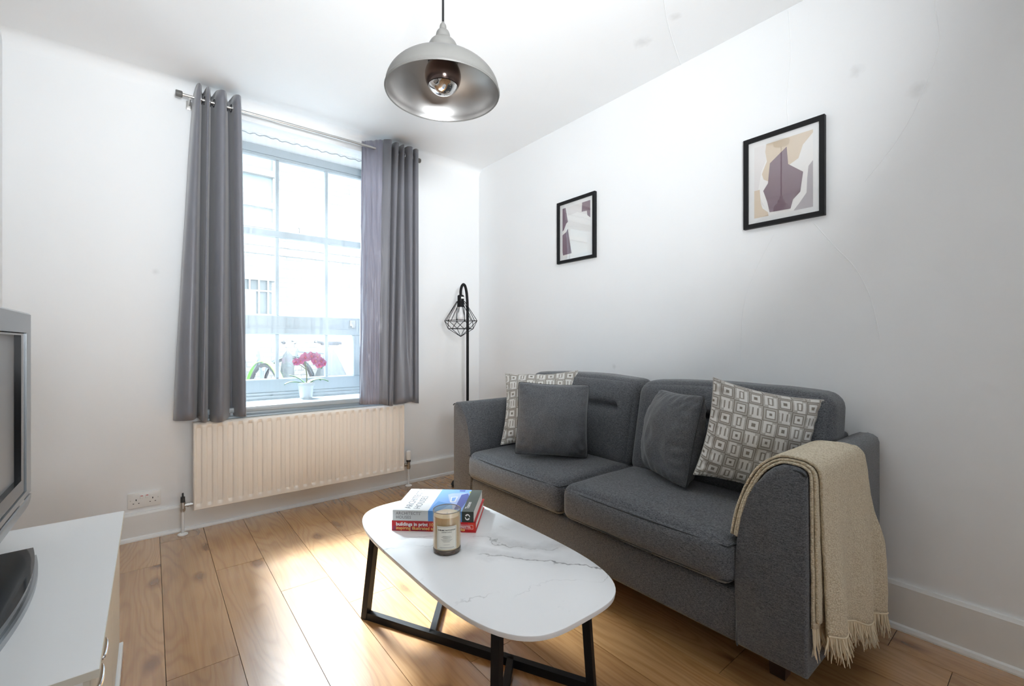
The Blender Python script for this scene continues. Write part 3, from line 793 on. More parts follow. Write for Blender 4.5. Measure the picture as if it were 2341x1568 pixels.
# ------------------------------------------------------------------ pendant lamp
def pendant():
    x, y, z, R = .786, 1.357, 1.955, .193
    t = thing('pendant_lamp', 'taupe metal dome pendant lamp with silver inside hanging on a black cord', 'lamp', (x, y, CZ))
    H = .112
    out = [(R, z), (R + .003, z + .004), (R, z + .008)] + [(R * cos(a) ** .95 if a < 1.5 else 0, z + .008 + H * sin(a)) for a in [radians(k) for k in range(4, 72, 4)]]
    rt = out[-1][0]
    bm = BM(); lathe(bm, out + [(.030, z + H + .012)], x, y, 72); sh = build('shade', bm, M['taupe'], t, True, 40)
    inn = [(R - .0005, z + .0005)] + [((R - .004) * cos(a) ** .95, z + .006 + (H - .004) * sin(a)) for a in [radians(k) for k in range(2, 76, 4)]] + [(0, z + H + .004)]
    bm = BM(); lathe(bm, inn, x, y, 72); build('shade_lining', bm, M['shadein'], sh, True, 60)
    bm = BM(); torus(bm, (x, y, z + .001), R, .0022, (0, 0, 1), 72, 8); build('rim', bm, M['taupe'], sh, True)
    zt = z + H + .030
    # stacked bell cap
    cap = [(.0505, zt - .040), (.0505, zt + .002)] + [(.026 + .026 * cos(a), zt + .004 + .040 * sin(a)) for a in [radians(k) for k in range(10, 91, 10)]] + \
          [(.026 + .001 * cos(a), zt + .046) for a in (0,)] + [(.013 + .012 * cos(a), zt + .052 + .026 * sin(a)) for a in [radians(k) for k in range(-20, 91, 12)]] + [(.0125, zt + .080)] + [(.007 + .005 * cos(a), zt + .084 + .016 * sin(a)) for a in [radians(k) for k in range(-20, 91, 15)]] + [(.0035, zt + .108), (0, zt + .108)]
    bm = BM(); lathe(bm, cap, x, y, 48); build('cap', bm, M['taupe'], t, True, 30)
    bm = BM(); tube(bm, [(x, y, zt + .10), (x, y, CZ - .02)], .0042, 8); build('cord', bm, M['black'], t, True)
    bm = BM(); lathe(bm, [(0, CZ - .045), (.012, CZ - .045), (.05, CZ - .03), (.055, CZ - .001), (0, CZ - .001)], x, y, 32); build('ceiling_rose', bm, M['taupe'], t, True, 40)
    # bulb: smoked body with a mirrored crown at the bottom
    rb = .062; zb = z + .062
    bm = BM(); lathe(bm, [(.020, z + H), (.020, zb + .070)] + [(rb * sin(a), zb + rb * cos(a)) for a in [radians(k) for k in range(22, 128, 6)]], x, y, 48); bu = build('bulb', bm, M['smoke'], t, True, 60)
    bm = BM(); lathe(bm, [((rb + .0006) * sin(a), zb + (rb + .0006) * cos(a)) for a in [radians(k) for k in range(126, 181, 3)]], x, y, 48); build('mirror_crown', bm, M['mirror'], bu, True, 80)
pendant()

# ------------------------------------------------------------------ floor lamp
def floor_lamp():
    x, y = 1.915, 2.93
    t = thing('floor_lamp', 'black metal floor lamp with wire cage shade in the corner', 'lamp', (x, y, 0))
    bm = BM(); lathe(bm, [(0, 0), (.125, 0), (.127, .006), (.122, .018), (.02, .024), (.012, .05), (0, .05)], x, y, 48); build('base', bm, M['black'], t, True, 40)
    lx, ly = x - .075, y - .02     # shade axis
    pts = [(x, y, .03), (x, y, 1.30)] + [(lerp(x, lx, (1 - cos(a)) / 2), lerp(y, ly, (1 - cos(a)) / 2), 1.40 + .125 * sin(a) ** .8 if a < pi - .01 else 1.40) for a in [k * pi / 12 for k in range(1, 12)]] + [(lx, ly, 1.42)]
    pts = [(x, y, .03), (x, y, 1.34), (x - .003, y, 1.42), (x - .012, y - .003, 1.49), (x - .028, y - .007, 1.535), (x - .048, y - .013, 1.545), (x - .066, y - .018, 1.525), (lx, ly, 1.49), (lx, ly, 1.45)]
    bm = BM(); tube(bm, [pts[0]] + [tuple(q) for q in catmull(pts[1:], 40)], .0105, 12); build('pole', bm, M['black'], t, True)
    bm = BM(); lathe(bm, [(0, 1.462), (.018, 1.462), (.025, 1.455), (.025, 1.375), (.022, 1.370), (0, 1.370)], lx, ly, 24); so = build('socket', bm, M['black'], t, True, 40)
    bm = BM(); box(bm, lx - .012, lx + .012, ly - .0265, ly - .0235, 1.432, 1.446, .001); build('switch', bm, M['plastic'], so)
    bm = BM(); lathe(bm, [(.012, 1.372), (.013, 1.35)] + [(.0135 + .017 * sin(a / 2 * 1) ** 2 if a < pi else .03 * 1, 1.35 - .055 * a / pi) for a in [pi * k / 8 for k in range(1, 9)]] + [(.0305 * cos(a), 1.295 - .030 * sin(a)) for a in [radians(k) for k in range(0, 91, 10)]], lx, ly, 28)
    build('bulb', bm, M['frost'], t, True, 60)
    # wire cage: small top ring, wide band, lower ring, bottom point
    n = 6; zt, z1, z2, z3 = 1.412, 1.265, 1.205, 1.145; rt, r1, r2 = .032, .128, .098
    A = [(lx + rt * cos(2 * pi * k / n + .2), ly + rt * sin(2 * pi * k / n + .2), zt) for k in range(n)]
    B = [(lx + r1 * cos(2 * pi * k / n + .2), ly + r1 * sin(2 * pi * k / n + .2), z1) for k in range(n)]
    Cc = [(lx + r2 * cos(2 * pi * (k + .5) / n + .2), ly + r2 * sin(2 * pi * (k + .5) / n + .2), z2) for k in range(n)]
    bm = BM()
    def wr(a, b): tube(bm, [a, b], .0024, 6)
    for k in range(n):
        k2 = (k + 1) % n
        wr(A[k], A[k2]); wr(A[k], B[k]); wr(B[k], B[k2]); wr(B[k], Cc[k]); wr(B[k2], Cc[k]); wr(Cc[k], Cc[k2]); wr(Cc[k], (lx, ly, z3)); wr(A[k], ((B[k][0] + B[k2][0]) / 2, (B[k][1] + B[k2][1]) / 2, z1)) 
    wr(A[0], (lx, ly, zt)); wr(A[3], (lx, ly, zt)); wr(A[1], (lx, ly, zt))
    build('wire_cage', bm, M['black'], t, True)
M['frost'] = plain('frosted_bulb', (.80, .81, .82), .35)
floor_lamp()

# ------------------------------------------------------------------ pictures on the right wall
PC = {'mauve': plain('print_mauve', srgb(120, 96, 108), .6), 'beige': plain('print_beige', srgb(214, 196, 172), .6), 'offwhite': plain('print_offwhite', srgb(236, 234, 231), .6),
      'palegrey': plain('print_pale_grey', srgb(226, 222, 220), .6), 'grey': plain('print_grey', srgb(172, 166, 170), .6)}
def picture(label, y0, y1, z0, z1, shapes, fr_mat):
    """y0 = far side (left in view) > y1 = near side"""
    t = thing('framed_picture', label, 'picture', (RX, (y0 + y1) / 2, z0), 'framed abstract prints on the wall')
    f, d = .020, .022; bm = BM()
    def pt(y, z, x): return (x, y, z)
    o = [(y0, z0), (y1, z0), (y1, z1), (y0, z1)]; s = 1
    inn = [(y0 - f, z0 + f), (y1 + f, z0 + f), (y1 + f, z1 - f), (y0 - f, z1 - f)]
    rings = [[bm.verts.new((x, *p)) for p in q] for x, q in ((RX - .001, o), (RX - d, o), (RX - d, inn), (RX - .008, inn))]
    for a, b in zip(rings, rings[1:]):
        for k in range(4): bm.faces.new((a[k], a[(k + 1) % 4], b[(k + 1) % 4], b[k]))
    build('frame', bm, fr_mat, t)
    bm = BM(); box(bm, RX - .010, RX - .001, y1 + f - .002, y0 - f + .002, z0 + f - .002, z1 - f + .002); build('mount', bm, M['paper'], t)
    W = y0 - y1; Hh = z1 - z0; m = .046
    pr0, pr1, pz0, pz1 = y0 - m, y1 + m, z0 + m, z1 - m
    P = None
    for k, (mat, poly) in enumerate(shapes):
        bm = BM(); x = RX - .0104 - .0002 * k
        A = [bm.verts.new((x, lerp(pr0, pr1, u), lerp(pz1, pz0, v))) for u, v in poly]
        for tri in tessellate_polygon([[Vector((u, v, 0)) for u, v in poly]]):
            f3 = bm.faces.new([A[q] for q in tri]); f3.normal_update()
            if f3.normal.x > 0: f3.normal_flip()
        if P is None: P = build('print', bm, PC[mat], t, None)
        else: build('printed_shape', bm, PC[mat], P, None)
    bm = BM(); box(bm, RX - .0160, RX - .0145, y1 + f - .001, y0 - f + .001, z0 + f - .001, z1 - f + .001); build('glass', bm, M['picglass'], t)
sh2 = [('offwhite', [(0, 0), (1, 0), (1, 1), (0, 1)]),
       ('beige', [(.22, 0), (1, 0), (1, .04), (.84, .16), (.77, .32), (.60, .38), (.30, .48), (.25, .52), (.17, .48), (.14, .40), (.23, .24), (.20, .10)]),
       ('palegrey', [(0, 0), (.22, 0), (.20, .12), (.22, .22), (.13, .36), (.10, .50), (.07, .62), (.12, .75), (.2, .88), (.13, .82), (0, .60)]),
       ('beige', [(0, .61), (.10, .61), (.12, .80), (.15, .88), (.25, .95), (.26, 1), (0, 1)]),
       ('grey', [(1, .40), (.93, .46), (.91, .62), (.90, .80), (.78, .92), (.69, 1), (1, 1)]),
       ('mauve', [(.575, .12), (.60, .36), (.725, .44), (.845, .515), (.80, .77), (.68, .85), (.64, .965), (.28, .955), (.235, .80), (.165, .64), (.25, .55), (.285, .28)])]
sh1 = [('offwhite', [(0, 0), (1, 0), (1, 1), (0, 1)]), ('palegrey', [(.15, 0), (1, 0), (1, .30), (.55, .16), (.2, .18)]),
       ('mauve', [(.72, 0), (1, 0), (1, .34), (.90, .28), (.88, .19), (.70, .18)]), ('mauve', [(0, 0), (.12, 0), (.20, .30), (.14, .33), (.05, .45), (0, .47)]),
       ('mauve', [(0, .55), (.14, .50), (.20, .44), (.34, .96), (.02, .97), (0, .9)])]
picture('black framed abstract print with a large mauve shape on the wall nearer the camera', .988, .653, 1.642, 2.070, sh2, M['black'])
picture('black framed abstract print reflecting the window on the wall nearer the floor lamp', 2.266, 1.920, 1.650, 2.078, sh1, M['black'])

# ------------------------------------------------------------------ sofa
def crowned_box(x0, x1, y0, y1, z0, z1, rad, crown=(0, 0, 0, 0, 0, 0), n=18, fn=None):
    """soft box: superellipse-rounded, crown = puff of (-x,+x,-y,+y,-z,+z) faces"""
    bm = BM(); cx, cy_, cz = (x0 + x1) / 2, (y0 + y1) / 2, (z0 + z1) / 2; hx, hy, hz = (x1 - x0) / 2, (y1 - y0) / 2, (z1 - z0) / 2
    def spacing(h):
        k = max(2, int(n * h / max(hx, hy, hz))); inner = [lerp(-h + rad, h - rad, i / k) for i in range(k + 1)]
        e = [1 - cos(a) for a in [radians(q) for q in (0, 22.5, 45, 67.5)]]
        lo = [-h + rad * (1 - sin(radians(90 - q))) for q in (0, 22, 45, 68)]
        return lo + inner + [-v for v in lo[::-1]]
    X, Y, Z = spacing(hx), spacing(hy), spacing(hz); cache = {}
    def vert(p):
        k = tuple(round(c, 6) for c in p)
        if k in cache: return cache[k]
        x, y, z = p; q = Vector((max(-hx + rad, min(hx - rad, x)), max(-hy + rad, min(hy - rad, y)), max(-hz + rad, min(hz - rad, z))))
        d = Vector(p) - q
        if d.length > 1e-9: d = d.normalized() * rad
        v = q + d
        ux, uy, uz = 1 - (x / hx) ** 2, 1 - (y / hy) ** 2, 1 - (z / hz) ** 2
        ux, uy, uz = [max(0, c) ** .6 for c in (ux, uy, uz)]
        v.x += (-crown[0] * max(0, -x / hx) + crown[1] * max(0, x / hx)) * uy * uz
        v.y += (-crown[2] * max(0, -y / hy) + crown[3] * max(0, y / hy)) * ux * uz
        v.z += (-crown[4] * max(0, -z / hz) + crown[5] * max(0, z / hz)) * ux * uy
        w = Vector((cx, cy_, cz)) + v
        if fn: w = fn(w, (x / hx, y / hy, z / hz))
        cache[k] = bm.verts.new(w); return cache[k]
    def face(A, B, f):
        for i in range(len(A) - 1):
            for j in range(len(B) - 1):
                bm.faces.new([vert(f(a, b)) for a, b in ((A[i], B[j]), (A[i + 1], B[j]), (A[i + 1], B[j + 1]), (A[i], B[j + 1]))])
    for s in (-1, 1):
        face(Y, Z, lambda a, b: (s * hx, a, b)); face(X, Z, lambda a, b: (a, s * hy, b)); face(X, Y, lambda a, b: (a, b, s * hz))
    return bm

SX0, SX1, SYN, SYF, SZ0, ARMZ = 1.425, 2.215, .462, 2.342, .150, .742
sofa = thing('sofa', 'dark grey fabric two-seater sofa against the right-hand wall', 'sofa', ((SX0 + SX1) / 2, (SYN + SYF) / 2, 0))
# offset of the inner face from the outer face of the arm, by height
AZ = [SZ0, .36, .48, .56, .62, .67, .705, .728, ARMZ]; AW = [.198, .197, .190, .176, .158, .135, .112, .088, .062]
def arm(sign, yo):
    prof = [(0.0, SZ0), (0.0, ARMZ - .03), (.006, ARMZ - .012), (.020, ARMZ - .002), (.040, ARMZ)] + [(w, z) for z, w in zip(AZ[::-1], AW[::-1])]
    poly = [(yo + sign * w, z) for w, z in prof]
    if sign < 0: poly = poly[::-1]
    bm = BM(); A, B = prism(bm, poly, 'x', SX0, SX1)
    es = [e for e in bm.edges if (abs(e.verts[0].co.x - SX0) < 1e-6 and abs(e.verts[1].co.x - SX0) < 1e-6) or (abs(e.verts[0].co.x - SX1) < 1e-6 and abs(e.verts[1].co.x - SX1) < 1e-6)]
    bmesh.ops.bevel(bm, geom=es, offset=.016, segments=3, profile=.5, affect='EDGES')
    bm.faces.ensure_lookup_table()
    a = build('arm', bm, M['sofa'], sofa, True, 50)
    bm = BM(); pp = [(SX0 + .004, yo + sign * (w - .008 if 0 < w else .01), z - .010 if z > SZ0 + .01 else z) for w, z in prof[2:]]
    tube(bm, catmull(pp, 50), .0028, 6); build('piping', bm, M['piping'], a, True)
arm(1, SYN); arm(-1, SYF)
bm = BM(); box(bm, SX0 + .006, SX1 - .02, SYN + .19, SYF - .19, SZ0, .322, .018, 3); build('base', bm, M['sofa'], sofa, True, 50)
bm = BM(); box(bm, 2.03, SX1, SYN + .10, SYF - .10, SZ0, ARMZ - .004, .016, 3); build('back_frame', bm, M['sofa'], sofa, True, 50)
for i, (a, b) in enumerate(((SYN + .196, 1.398), (1.404, SYF - .196))):
    def seat_fn(w, p):
        # sag a little at the back and give the front edge a soft roll
        w.z += -.010 * max(0, p[0]) * (1 - p[1] ** 2) + .0025 * noise.noise(Vector((w.x * 6, w.y * 6, i)))
        w.x += .002 * noise.noise(Vector((w.y * 9, w.z * 9, 4)))
        return w
    o = build('seat_cushion', crowned_box(SX0 - .030, 2.02, a, b, .325, .478, .045, (.012, 0, .004, .004, 0, .020), 20, seat_fn), M['sofa'], sofa, True, 180)
    for zz in (.458, .350):
        bm = BM(); x = SX0 - .032; 
        pts = [(SX0 + .25, a + .004, zz), (SX0 + .03, a + .004, zz), (x + .012, a + .012, zz)] + [(x - .0085 * (1 - (2 * k / 12 - 1) ** 2) + (.010 if zz > .4 else .006), lerp(a + .05, b - .05, k / 12), zz) for k in range(13)] + [(x + .012, b - .012, zz), (SX0 + .03, b - .004, zz), (SX0 + .25, b - .004, zz)]
        tube(bm, pts, .0022, 6); build('seam', bm, M['piping'], o, True)
for i, (a, b) in enumerate(((.548, 1.398), (1.408, 2.255))):
    def back_fn(w, p, a=a, b=b, i=i):
        zt = (w.z - .46) / .46
        w.x += .10 * zt - .02                                        # lean back
        yc = (a + b) / 2; r = (w.y - yc) / ((b - a) / 2)
        if p[0] < -.2:                                               # stitched tuck across the front
            k = exp(-((w.z - .752) / .013) ** 2) * smooth01((.80 - abs(r)) / .06)
            w.x += .050 * k - .010 * exp(-((w.z - .805) / .03) ** 2) * smooth01((.80 - abs(r)) / .1)
            w.x += .006 * noise.noise(Vector((w.y * 14, w.z * 5, 2 + i))) * exp(-((w.z - .80) / .06) ** 2)
        w.z += .008 * sin((w.y - a) / (b - a) * pi) - .006 * abs(r) ** 3 + .003 * noise.noise(Vector((w.y * 7, w.x * 7, i)))
        # waist where the cushion passes between the arms
        if w.z < .70: 
            lim_n, lim_f = SYN + .185, SYF - .185
            f = smooth01((.74 - w.z) / .16)
            if w.y < lim_n: w.y = lerp(w.y, lim_n, f)
            if w.y > lim_f: w.y = lerp(w.y, lim_f, f)
        return w
    o = build('back_cushion', crowned_box(1.885, 2.085, a, b, .455, .905, .055, (.030, .0, .006, .006, 0, .006), 30, back_fn), M['sofa'], sofa, True, 180)
for x in (SX0 + .20, SX1 - .12):
    for y in (SYN + .14, SYF - .14):
        bm = BM(); A = [(-.032, -.032), (.032, -.032), (.032, .032), (-.032, .032)]
        lo = [bm.verts.new((x + p * .72, y + q * .72, 0)) for p, q in A]; hi = [bm.verts.new((x + p, y + q, SZ0)) for p, q in A]
        bm.faces.new(lo[::-1]); bm.faces.new(hi)
        for k in range(4): bm.faces.new((lo[k], lo[(k + 1) % 4], hi[(k + 1) % 4], hi[k]))
        build('foot', bm, M['darkwood'], sofa)

# ------------------------------------------------------------------ cushions
TILE = 18
def key_colour(i, j):
    """woven key pattern: concentric squares linked by stepped bars"""
    LT_, MD, DK = (.66, .65, .62), (.36, .34, .31), (.19, .165, .135)
    GR = (.43, .41, .375)
    T = TILE; i *= T / 33.0; j *= T / 33.0
    def wrap(q): return (q + T / 2) % T - T / 2
    for (ox, oy) in ((0, 0), (T / 2, T / 2)):                # concentric squares
        m = max(abs(wrap(i - ox)), abs(wrap(j - oy)))
        if m <= .95: return DK
        if m <= 2.7: return LT_
        if m <= 3.2: return DK
        if m <= 4.0: return GR
        if m <= 4.45: return DK
    for (ox, oy) in ((T / 2, 0), (0, T / 2)):                # bars and stepped hooks in between
        u, v = wrap(i - ox), wrap(j - oy)
        if abs(u) <= 1.0 and abs(v) <= 2.2: return LT_
        if abs(u) <= 1.5 and abs(v) <= 2.7: return DK
        if abs(v) > 2.7 and abs(v) <= 4.2 and -3.6 <= u * (1 if v > 0 else -1) <= 1.6: return LT_
        if abs(u) > 2.1 and abs(u) <= 3.5 and -3.0 <= v * (1 if u < 0 else -1) <= 2.6: return LT_
    return GR if (int(i * 3) + int(j * 3)) % 3 else MD

def cushion(name, label, pos, yaw, pitch, roll, s, thick, pattern=False, n=44, seed=0, group='scatter cushions on the sofa'):
    R = Matrix.Rotation(yaw, 4, 'Z') @ Matrix.Rotation(pitch, 4, 'X') @ Matrix.Rotation(roll, 4, 'Z')
    Mx = Matrix.Translation(pos) @ R
    bm = BM(); N = 128 if pattern else n; V = {}; h = s / 2
    col = []
    def pt(i, j, side):
        u, v = 2 * i / N - 1, 2 * j / N - 1
        cc = .095 if pattern else .055; cr = 1 - (.0 if pattern else .035) * (abs(u) * abs(v)) ** 9; x = u * h * cr * (1 - cc * (1 - v * v) * abs(u) ** 2); y = v * h * cr * (1 - cc * (1 - u * u) * abs(v) ** 2)
        e = max(0, (1 - u ** 2) * (1 - v ** 2)); z = thick / 2 * e ** .52
        w = (noise.noise(Vector((u * 2.2 + seed, v * 2.2, seed * 1.7))) * .014 + noise.noise(Vector((u * 5 + seed, v * 3, seed * 3.7))) * .006) * e ** .3
        if not pattern:                                        # slack creases fanning out of the corners
            for (cu, cv, t0s) in ((-1, -1, (.55, 1.05)), (1, -1, (.35, .80, 1.25)), (1, 1, (.6, 1.1)), (-1, 1, (.3, .9))):
                du, dv = abs(u - cu), abs(v - cv); r = sqrt(du * du + dv * dv); th = atan2(dv, du)
                for t0 in t0s: w -= .011 * exp(-((th - t0) / .09) ** 2) * smooth01(r / .25) * exp(-(r / .62) ** 2)
        # puckers running in from the edges
        edge = max(abs(u), abs(v)); w += .0035 * sin((u if abs(v) > abs(u) else v) * 26 + seed) * smooth01((edge - .62) / .3) * (1 - smooth01((edge - .93) / .07))
        y -= .012 * (1 - v) * e ** .5 * (1 if side > 0 else .5)
        return Vector((x, y, side * (z + w * (e > 0))))
    for side in (1, -1):
        for i in range(N + 1):
            for j in range(N + 1):
                on_edge = i in (0, N) or j in (0, N)
                if on_edge and side == -1: V[(i, j, -1)] = V[(i, j, 1)]
                else: V[(i, j, side)] = bm.verts.new(Mx @ pt(i, j, side))
        for i in range(N):
            for j in range(N):
                q = [V[(i, j, side)], V[(i + 1, j, side)], V[(i + 1, j + 1, side)], V[(i, j + 1, side)]]
                bm.faces.new(q if side == 1 else q[::-1])
                if pattern: col.append(key_colour(i, j))
    me = bpy.data.meshes.new(name); bm.to_mesh(me); bm.free()
    if pattern:
        ca = me.color_attributes.new('Col', 'FLOAT_COLOR', 'CORNER'); buf = []
        for c in col: buf += [*c, 1.0] * 4
        ca.data.foreach_set('color', buf)
    e = thing(name, label, 'cushion', tuple(Mx @ Vector((0, -h, 0))), group)
    link_mesh('cover', me, M['woven'] if pattern else M['cushion'], e, True, 180)
    bm = BM(); loop = [Mx @ pt(i, 0, 1) for i in range(0, N + 1, 2)] + [Mx @ pt(N, j, 1) for j in range(0, N + 1, 2)] + [Mx @ pt(i, N, 1) for i in range(N, -1, -2)] + [Mx @ pt(0, j, 1) for j in range(N, -1, -2)]
    tube(bm, loop, .0022, 5); build('edge_seam', bm, plain('cushion_edge_' + name, (.45, .43, .40) if pattern else (.05, .052, .056), .9), e, True)
    return e
cushion('patterned_cushion', 'grey and white key-patterned cushion behind the plain one by the far arm', (1.785, 1.952, .722), -.90, 1.07, .06, .45, .18, True, seed=3)
cushion('plain_cushion', 'plain charcoal cushion standing in front of the patterned one near the far arm', (1.655, 1.718, .692), -.80, 1.42, -.034, .385, .22, False, seed=1)
cushion('plain_cushion', 'plain charcoal cushion turned towards the window in the middle of the sofa', (1.81, 1.111, .690), -2.125, 1.344, .028, .388, .22, False, seed=2)
cushion('patterned_cushion', 'large key-patterned cushion leaning beside the throw on the near arm', (1.825, .758, .728), -.92, 1.50, -.20, .392, .18, True, seed=4)

# ------------------------------------------------------------------ throw over the near arm
def throw():
    t = thing('throw_blanket', 'beige woollen throw with fringed ends draped over the near sofa arm', 'blanket', (1.75, SYN, ARMZ))
    inner = [(SYN + w, z) for z, w in zip(AZ, AW) if z > .5]
    path0 = [(SYN + .190, .485)] + inner + [(SYN + .030, ARMZ), (SYN + .010, ARMZ - .006), (SYN, ARMZ - .03), (SYN, .60), (SYN, .45), (SYN, .30), (SYN, .15)]
    dense = catmull([(0, y, z) for y, z in path0], 90)
    cum = [0]
    for a, b in zip(dense, dense[1:]): cum.append(cum[-1] + (b - a).length)
    total = cum[-1]; k_top = min(range(len(dense)), key=lambda k: abs(dense[k].y - SYN - .0005) + (0 if dense[k].z > .68 else 9))
    def hem(x): return interp(x, [1.43, 1.50, 1.56, 1.66, 1.74, 1.80, 1.95, 2.10], [.285, .262, .245, .240, .215, .185, .155, .125])
    def sheet(name, d, front, rear, zcut, wave, ph, sstart=0):
        """front/rear: x edges as functions of path fraction"""
        bm = BM(); P = []; NU = 64; hemline = []
        for i in range(NU + 1):
            u = i / NU; row = []
            fb, rb = front(1.0), rear(1.0); xb = lerp(fb, rb, u); zh = zcut(xb)
            n = len(dense)
            outer0 = k_top
            for k in range(sstart, n):
                p = dense[k]; q = dense[min(k + 1, n - 1)] - dense[max(k - 1, 0)]; nrm = Vector((0, q.z, -q.y)); nrm.normalize()
                if nrm.z < 0 and k < k_top: nrm = -nrm
                if k >= outer0: nrm = Vector((0, -1, 0)).lerp(nrm, max(0, 1 - (k - outer0) / 6))
                f = k / (n - 1); x = lerp(front(f), rear(f), u)
                y, z = p.y, p.z
                if k >= outer0:
                    z0 = dense[outer0].z; z = lerp(z0, zh, (k - outer0) / (n - 1 - outer0))
                g = smooth01((.72 - z) / .5) if k >= outer0 else 0
                w = wave * g * (.5 + .5 * sin(x * 31 + ph + 1.2 * sin(x * 9)))
                dd = d + w + .0018 * noise.noise(Vector((x * 22, z * 22, ph)))
                if k < outer0: dd = d + .002 * noise.noise(Vector((x * 22, z * 22, ph)))
                row.append((x + nrm.x * dd, y + nrm.y * dd, z + nrm.z * dd))
            P.append(row); hemline.append(Vector(row[-1]))
        grid(bm, P); o = build(name, bm, M['throw'], t, True, 180)
        md = o.modifiers.new('wool thickness', 'SOLIDIFY'); md.thickness = .007; md.offset = 0
        return o, hemline
    m = lambda x0, x1: (lambda f: lerp(x0, x1, smooth01((f - .45) / .55)))
    s0, h0 = sheet('fold', .006, m(1.438, 1.452), m(1.72, 1.95), lambda x: hem(x) + .012, .002, 0)
    s1, h1 = sheet('fold', .014, m(1.440, 1.462), m(1.73, 2.00), lambda x: hem(x) + .03, .004, 1)
    s2, h2 = sheet('fold', .024, m(1.440, 1.500), m(1.745, 2.09), hem, .030, 2)
    bm = BM(); rnd = random.Random(3)
    for hl, dens in ((h2, 4), (h0, 2)):
        for a, b in zip(hl, hl[1:]):
            for k in range(dens):
                p = a.lerp(b, rnd.random()); L = rnd.uniform(.045, .085); dx = rnd.uniform(-.022, .026); dy = rnd.uniform(-.018, .008)
                pts = [p + Vector((0, 0, .004)), p + Vector((dx * .35, dy * .3, -L * .45)), p + Vector((dx, dy, -L))]
                pts[-1].z = max(pts[-1].z, .004)
                tube(bm, pts, [.0024, .0028, .0008], 4)
    o = build('fringe', bm, M['fringe'], t, True); o['kind'] = 'stuff'
    bm = BM(); tube(bm, [p + Vector((0, -.003, 0)) for p in h2], .003, 5); build('hem_cord', bm, M['fringe'], t, True)
throw()

# ------------------------------------------------------------------ coffee table
TZ = .400; TC = (.862, 1.313)
def coffee_table():
    t = thing('coffee_table', 'coffee table with white marble-look top and black metal legs', 'table', (TC[0], TC[1], 0))
    a, b, n = .252, .542, 3.6; N = 120; th = .016
    def ring(k, z, e=0):
        out = []
        for i in range(N):
            an = 2 * pi * i / N; c, s = cos(an), sin(an); r = (abs(c) ** n + abs(s) ** n) ** (-1 / n)
            out.append((TC[0] + (a + e) * c * r, TC[1] + (b + e) * s * r, z))
        return out
    bm = BM(); rs = [[bm.verts.new(p) for p in ring(0, z, e)] for z, e in ((TZ - th, -.006), (TZ - th + .0015, -.002), (TZ - .003, 0), (TZ - .0008, -.0006), (TZ, -.002))]
    for A, B in zip(rs, rs[1:]):
        for k in range(N): bm.faces.new((A[k], A[(k + 1) % N], B[(k + 1) % N], B[k]))
    bm.faces.new(rs[-1]); bm.faces.new(rs[0][::-1]); build('table_top', bm, M['marble'], t, True, 40)
    F1, F2 = Vector((.668, 1.762, 0)), Vector((1.082, .944, 0)); T1, T2 = Vector((.690, 1.712, TZ - th)), Vector((1.086, .985, TZ - th))
    R_, N_ = Vector((1.015, 1.735, 0)), Vector((.726, .971, 0)); TR, TN = Vector((1.015, 1.68, TZ - th)), Vector((.742, .985, TZ - th))
    w = .028; h = Vector((0, 0, w / 2))
    for f, tp in ((F1, T1), (F2, T2), (R_, TR), (N_, TN)):
        bm = BM(); obox(bm, f, tp, w, w * .9, (F2 - F1)); build('leg', bm, M['black'], t)
    B1, B2 = Vector((.811, 1.480, 0)), Vector((.955, 1.195, 0))
    for p, q in ((F1, F2), (B1, R_), (B2, N_)):
        bm = BM(); obox(bm, p + h, q + h, w * .8, w); build('floor_bar', bm, M['black'], t)
    bm = BM(); obox(bm, T1 - h * .6, T2 - h * .6, w, w * .5); obox(bm, TR - h * .6, TN - h * .6, w, w * .5); build('top_rail', bm, M['black'], t)
coffee_table()

# ------------------------------------------------------------------ books
EX, EY = Vector((.738, -.675, 0)).normalized(), Vector((.675, .738, 0)).normalized()
BO = Vector((.697, 1.578, TZ + .0004))
def bk(u, v, z): return BO + EX * u + EY * v + Vector((0, 0, z))
def bbox(bm, u0, u1, v0, v1, z0, z1):
    vs = [bm.verts.new(bk(u, v, z)) for z in (z0, z1) for u, v in ((u0, v0), (u1, v0), (u1, v1), (u0, v1))]
    for f in ((3, 2, 1, 0), (4, 5, 6, 7), (0, 1, 5, 4), (1, 2, 6, 5), (2, 3, 7, 6), (3, 0, 4, 7)): bm.faces.new([vs[i] for i in f])
def bpoly(name, pts, z, mat, parent, th=.0003):
    bm = BM(); A = [bm.verts.new(bk(u, v, z)) for u, v in pts]; B = [bm.verts.new(bk(u, v, z + th)) for u, v in pts]; n = len(pts)
    bm.faces.new(A[::-1]); bm.faces.new(B)
    for i in range(n): bm.faces.new((A[i], A[(i + 1) % n], B[(i + 1) % n], B[i]))
    return build(name, bm, mat, parent)
def sides(name, u0, u1, z0, z1, mat, parent, off=.0004):
    bm = BM(); bbox(bm, u0, u1, -off, .001, z0, z1); return build(name, bm, mat, parent)
K = {k: plain('book_' + k, c, .35) for k, c in dict(red=(.50, .010, .014), darkred=(.26, .012, .05), white=(.80, .80, .80), blue=(.10, .30, .66), sky=(.22, .42, .80), green=(.085, .10, .085), darkgreen=(.03, .04, .033), pale=(.45, .55, .85), indigo=(.10, .13, .42), yellow=(.6, .62, .1), gold=(.85, .52, .16), spine=(.66, .68, .68), orange=(.62, .03, .01)).items()}
